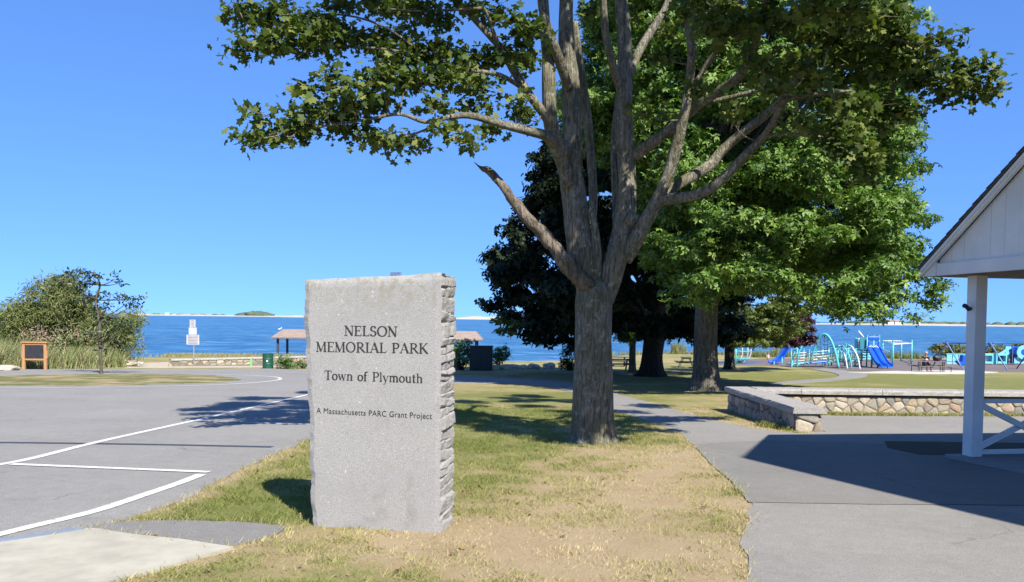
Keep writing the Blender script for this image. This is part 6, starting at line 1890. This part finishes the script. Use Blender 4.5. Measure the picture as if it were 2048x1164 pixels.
# tower with the double slide
f2 = G(1737, 735)
t = thing('slide_tower', f2, 'teal tower with twin blue slides and a slanted white mast', 'slide')
d2 = f2.y
TP = {}
for (x, yt, yf, dy) in ((1722, 673, 733, 1.6), (1733, 672, 734, 0), (1746, 673, 731, 2.0), (1757, 672, 734, 0), (1743, 700, 735, -.2), (1755, 720, 736, -.2)):
    TP[x] = vpost(t, x, yt, yf, .06)
dk = P(1740, 698, d2 + .8)
build('deck', MB().box((dk.x, d2 + .8, P(1740, 701, d2).z), (1.5, 1.6, .1)), M_TEALD, t)
build('panel', MB().box((P(1726.5, 686, d2 + .2).x, d2 + .2, P(1727, 686, d2).z), (.52, .04, .95)), pm('smoky_panel', (0.05, 0.20, 0.27), None, 3, .3), t)
build('side_panel', MB().box((P(1715, 690, d2 + .8).x, d2 + .8, P(1715, 688, d2).z), (.26, .5, .75)), M_TEAL, t)
# hood with a window opening
hx0, hx1, hz0, hz1 = P(1735.5, 698, d2 - .1).x, P(1758.5, 698, d2 - .1).x, P(1746, 698, d2 - .1).z, P(1746, 674, d2 - .1).z
hood = build('slide_hood', MB().box(((hx0 + hx1) / 2, d2 - .1, hz1 - .12), (hx1 - hx0, .12, .32)), M_BLUE, t, bevel=.04)
build('hood_side', MB().box((hx0 + .06, d2 - .1, (hz0 + hz1) / 2 - .18), (.13, .12, hz1 - hz0 - .28)), M_BLUE, t, bevel=.03)
build('hood_side', MB().box((hx1 - .06, d2 - .1, (hz0 + hz1) / 2 - .18), (.13, .12, hz1 - hz0 - .28)), M_BLUE, t, bevel=.03)
topc, botc = P(1747, 697, d2 - .2), P(1774, 733, d2 - 1.9)
cps = [topc, P(1750, 703, d2 - .5), P(1757, 716, d2 - 1.0), P(1763, 726, d2 - 1.4), P(1769, 731.5, d2 - 1.7), botc]
for sgn in (-1, 1):
    ofs = Vector((.82, .18, 0)).normalized() * (sgn * .31)
    build('chute', chute(MB(), [p + ofs for p in smooth3(cps)], .52, (.95, .3, 0), .2), M_BLUE, t, smooth=False)
for (x, yf) in ((1763, 738), (1775, 737)): vpost(t, x, 731, yf, .035, M_DARKPOST, 'support')
build('mast', MB().tube([P(1729, 677, d2 + .6), P(1717, 662, d2 + .6)], .06, 8), M_WHITE, t, smooth=True)
build('mast', MB().tube([P(1717.5, 697, d2 + .4), P(1718, 676, d2 + .4)], .05, 8), M_WHITE, t, smooth=True)
build('grab_bar', MB().tube([P(1737, 694, d2 - .3), P(1742, 692, d2 - .3), P(1747, 695, d2 - .3)], .03, 6, 3), M_WHITE, t, smooth=True)
build('grab_bar', MB().tube([P(1747, 695, d2 - .3), P(1752, 692, d2 - .3), P(1757, 696, d2 - .3)], .03, 6, 3), M_WHITE, t, smooth=True)
# stairs down to the left
for k in range(5):
    p = P(1729 - k * 3.6, 705 + k * 5.0, d2 + .6)
    build('step', MB().box((p.x, p.y, p.z), (.24, 1.0, .07)), M_TEALD, t)
for sy in (-.1, 1.2):
    build('stair_rail', MB().tube([P(1731, 698, d2 + sy), P(1714, 712, d2 + sy), P(1711, 730, d2 + sy)], .035, 8, 3), M_TEALD, t, smooth=True)
for k in range(3):
    p = P(1732, 707 + k * 5, d2 + 2.6); build('ladder_panel', MB().box((p.x, p.y, p.z), (.85, .05, .14)), M_LBLUE, t)

# overhead bars
f3 = G(1800, 732)
t = thing('overhead_ladder', f3, 'teal posts carrying white overhead bars beside the slide tower', 'monkey bars')
hp = {}
for (x, yt, yf) in ((1765, 683, 722), (1785, 683, 732), (1802, 682, 722), (1822.5, 682, 729)): hp[x] = vpost(t, x, yt, yf, .075)
za = P(1800, 688.5, f3.y).z
A1, A2, B1, B2 = hp[1765], hp[1802], hp[1785], hp[1822.5]
def at_z(p, z): return Vector((p.x, p.y, z))
build('side_rail', MB().tube([at_z(A1, za), at_z(A2, za)], .05, 8), M_WHITE, t, smooth=True)
build('side_rail', MB().tube([at_z(B1, za), at_z(B2, za)], .05, 8), M_WHITE, t, smooth=True)
for k in range(7):
    build('rung', MB().tube([at_z(A1, za).lerp(at_z(A2, za), (k + .5) / 7), at_z(B1, za).lerp(at_z(B2, za), (k + .5) / 7)], .03, 6), M_WHITE, t, smooth=True)
zb_ = P(1800, 719.5, A2.y).z
build('foot_bar', MB().tube([at_z(A2, zb_), at_z(B2, zb_)], .03, 6), M_TEALD, t)
build('foot_bar', MB().tube([at_z(A1, P(1775, 698, A1.y).z), at_z(B1, P(1775, 698, A1.y).z)], .03, 6), M_WHITE, t)
build('climbing_panel', MB().box((B1.x - .12, B1.y, P(1780, 710, B1.y).z), (.16, .05, .9)), M_TEALD, t)

# globe climber
f4 = G(1478, 727); c_ = P(1478, 702, f4.y); Rg = S(f4.y, 24)
t = thing('globe_climber', f4, 'white and teal globe shaped climbing frame behind the plum trunk', 'climbing frame')
for k in range(6):
    a_ = math.pi * k / 6
    ring = [c_ + Vector((math.cos(s) * math.cos(a_) * Rg, math.cos(s) * math.sin(a_) * Rg, math.sin(s) * Rg)) for s in np.linspace(0, 2 * math.pi, 25)]
    build('hoop', MB().tube(ring, .035, 6, 1, cap=False), M_WHITE, t, smooth=True)
for zz in (0, .55, -.6):
    rr_ = Rg * math.sqrt(1 - zz * zz)
    build('ring', MB().tube([c_ + Vector((math.cos(s) * rr_, math.sin(s) * rr_, zz * Rg)) for s in np.linspace(0, 2 * math.pi, 25)], .045, 6, 1, cap=False), M_TEAL, t, smooth=True)
build('base_plate', MB().lathe(Vector((c_.x, c_.y, c_.z - Rg * .92)), [(Rg * .3, 0), (Rg * .45, .12), (Rg * .5, .2)], 20), M_TEALD, t, smooth=True)
vpost(t, 1471, 690, 731, .07)

# swing set
f5 = G(1945, 740)
t = thing('swing_set', f5, 'blue steel swing frame behind the white pavilion post', 'swing')
def Wt(px, py, dd): return P(px, py, dd)
d5 = f5.y + 1.2
top0, top1 = P(1888, 686, d5), P(2090, 687, d5)
build('top_beam', MB().tube([top0, top1], .055, 10), M_SWINGBLUE, t, smooth=True)
for xx_ in (1894, 1981, 2068):
    tp_ = P(xx_, 686.3, d5)
    for (dy, dx, m_) in ((-1.6, .5, M_SWINGLEG), (1.6, -.35, M_SWINGBLUE)):
        zf = float(gz(tp_.x + dx, d5 + dy))
        build('leg', MB().tube([tp_, (tp_.x + dx, d5 + dy, zf - .05)], .05, 8), m_, t, smooth=True)
    build('joint', MB().tube([tp_ + Vector((-.25, 0, -.03)), tp_ + Vector((.25, 0, .03))], .08, 8), M_SWINGBLUE, t, smooth=True)
def bucket_seat(px, yb_, swing, label):
    c_ = P(px, yb_, d5)
    o = thing('bucket_swing', (c_.x, c_.y, c_.z - .35), label, 'swing seat', 'swing seats')
    build('seat', MB().add([tuple(c_ + Vector(p)) for p in [(-.30, -.25, -.10), (.10, -.25, -.42), (.34, -.25, -.36), (.42, -.25, .10), (.26, -.25, .48), (.12, -.25, .40), (.06, -.25, -.12), (-.2, -.25, .02),
                                                           (-.30, .25, -.10), (.10, .25, -.42), (.34, .25, -.36), (.42, .25, .10), (.26, .25, .48), (.12, .25, .40), (.06, .25, -.12), (-.2, .25, .02)]],
          [(7, 6, 5, 4, 3, 2, 1, 0), (8, 9, 10, 11, 12, 13, 14, 15)] + [(i, (i + 1) % 8, 8 + (i + 1) % 8, 8 + i) for i in range(8)]), M_BLUE, o, bevel=.05)
    for dx in (-.28, .26):
        build('chain', MB().tube([c_ + Vector((dx, 0, .05 if dx < 0 else .45)), Vector((c_.x + dx + swing, c_.y, top0.z - .06))], .014, 5), M_GREYMETAL, o)
    return o
bucket_seat(1919, 721, -.25, 'blue moulded bucket swing just left of the pavilion post')
for (px, lab) in ((1958, 'flat belt swing hidden mostly behind the white post'), (2030, 'flat belt swing hanging right of the pavilion post')):
    c_ = P(px, 727, d5)
    o = thing('belt_swing', c_, lab, 'swing seat', 'swing seats')
    build('seat', MB().bar(c_ + Vector((-.22, 0, 0)), c_ + Vector((.22, 0, 0)), .16, .03), M_BLACK, o, bevel=.01)
    for dx in (-.22, .22): build('chain', MB().tube([c_ + Vector((dx, 0, .01)), Vector((c_.x + dx * .9, c_.y, top0.z - .05))], .014, 5), M_GREYMETAL, o)

# light blue toddler structure behind the swings
f6 = G(1960, 729); d6 = f6.y
t = thing('toddler_play_unit', f6, 'pale blue low play unit with panels, steps and tunnel behind swings', 'play structure')
def pan(x0, x1, y0, y1, name, mat, thick=.06, dy=0):
    a_, b_ = P(x0, y1, d6 + dy), P(x1, y0, d6 + dy)
    return build(name, MB().box(((a_.x + b_.x) / 2, d6 + dy, (a_.z + b_.z) / 2), (abs(b_.x - a_.x), thick, abs(b_.z - a_.z))), mat, t, bevel=.015)
for k in range(4): pan(1893 + k * 12, 1904 + k * 12, 710, 729, 'wall_panel', M_LBLUE)
pan(1892, 1941, 707.5, 709.5, 'top_rail', M_TEAL, .1)
for (x0, x1, dk_) in ((1964, 1984, M_WHITE), (1989, 2011, M_TEALD)):
    pan(x0, x1, 707, 711, 'frame_top', M_LBLUE, .5); pan(x0, x0 + 3, 711.2, 728, 'frame_side', M_LBLUE, .5); pan(x1 - 3, x1, 711.2, 728, 'frame_side', M_LBLUE, .5); pan(x0 + 3.2, x1 - 3.2, 711.2, 723, 'back_panel', dk_, .05, .3); pan(x0 + 3.2, x1 - 3.2, 723.2, 727, 'bench', M_LBLUE, .5)
a_, b_ = P(2000, 708, d6 + .6), P(2022, 694, d6 + .6)
build('stair_rail', MB().bar(a_, b_, .06, .22), M_LBLUE, t); build('stair_rail', MB().bar(a_ + Vector((0, 0, -.5)), b_ + Vector((0, 0, -.5)), .06, .12), M_LBLUE, t)
for k in range(5):
    p = P(2004 + k * 4, 722 - k * 3.6, d6 + .9); build('step', MB().box(p, (.3, .9, .08)), M_LBLUE, t)
pan(2010, 2018, 693, 727, 'tower_panel', M_LBLUE, .06, .7); pan(2020, 2029, 695, 727, 'tower_panel', M_SWINGBLUE, .06, .9)
c_ = P(2040, 704, d6)
build('tunnel', MB().tube([c_ + Vector((0, -.5, 0)), c_ + Vector((0, 1.2, 0))], S(d6, 11), 16), M_BLUE, t, smooth=False)
build('tunnel_face', MB().add(*(lambda n_, r0, r1: ([c_ + Vector((math.cos(2 * math.pi * i / n_) * r, -.56 + .05 * w_, math.sin(2 * math.pi * i / n_) * r)) for w_ in (0, 1) for r in (r0, r1) for i in range(n_)],
      [(i, (i + 1) % n_, n_ + (i + 1) % n_, n_ + i) for i in range(n_)] + [(n_ + i, n_ + (i + 1) % n_, 3 * n_ + (i + 1) % n_, 3 * n_ + i) for i in range(n_)]))(20, S(d6, 6), S(d6, 14))), M_LBLUE, t)
pan(2028, 2054, 716, 727, 'wall_panel', M_LBLUE, .06, -.3)

# ================================================================== TURF BLADES AND LITTER
def on_pavement(x, y):
    return inside(x, y, park_poly) | inside(x, y, path_poly) | inside(x, y, conc_poly) | inside(x, y, patch_poly)
N = 620000
gx = rng.uniform(-6.5, 5.2, N); gy = 3.4 + 17.0 * rng.random(N) ** 1.35
keep = np.abs(gx / gy) < .70
gx, gy = gx[keep], gy[keep]
dn = dryness(gx, gy)
tuft = fbm(gx * 3.3, gy * 3.3, 55, 3)
pk = np.clip(1.25 - 1.1 * np.clip(dn, 0, 1.2), .30, 1) * np.clip((tuft - .30) * 3.2, .10, 1.0)
keep = (rng.random(len(gx)) < pk) & ~on_pavement(gx, gy)
gx, gy, dn, tuft = gx[keep], gy[keep], dn[keep], tuft[keep]
hb_ = (0.022 + 0.038 * rng.random(len(gx)) * (1.25 - np.clip(dn, 0, 1))) * (0.6 + .8 * tuft)
tint = np.clip(dn * .95 + rng.normal(-.08, .20, len(gx)) - .25 * (tuft - .5), 0, 1)
blades('lawn_grass', np.stack([gx, gy, gz(gx, gy) - .004], 1), hb_, M_L_GRASS, tint, .9, .0042, 1)
# taller fringe along pavement edges
fr = []
for poly in (park_poly, path_poly, conc_poly, patch_poly):
    for p in poly:
        if 3.5 < p[1] < 16 and abs(p[0]) < 5.5:
            for _ in range(34): fr.append((p[0] + random.gauss(0, .07), p[1] + random.gauss(0, .07)))
fr = np.array(fr)
shr = np.array([inside(fr[:, 0] + dx, fr[:, 1] + dy, pl) for pl in (path_poly, park_poly, conc_poly, patch_poly) for dx, dy in ((0, 0),)]).any(0)
fr = fr[~shr | (rng.random(len(fr)) < .22)]
fr = fr[rng.random(len(fr)) < .75 * np.clip(fbm(fr[:, 0] * 2.5, fr[:, 1] * 2.5, 71, 3) * 2.2 - .55, .05, 1)]
blades('lawn_grass', np.stack([fr[:, 0], fr[:, 1], gz(fr[:, 0], fr[:, 1]) - .003], 1), .025 + .045 * rng.random(len(fr)), M_L_GRASS, np.clip(rng.normal(.6, .25, len(fr)), 0, 1), .9, .0045, 1)
# fallen leaves and crumbs
n = 230
lx, ly = rng.uniform(-3.0, 3.6, n), 4.2 + 12 * rng.random(n) ** 1.0
_k = ~(inside(lx, ly, path_poly) | inside(lx, ly, park_poly) | inside(lx, ly, conc_poly)) | (rng.random(n) < .12)
lx, ly = lx[_k], ly[_k]; n = len(lx)
lp = np.stack([lx, ly, gz(lx, ly) + .018], 1)
v, t_, tt = scatter_leaves(lp, .025 + .04 * rng.random(n) ** 2, t_maple(), 1.2, None, .5)
mesh_np('leaf_litter', v, t_, M_L_DRYLEAF, None, tt, 'stuff')
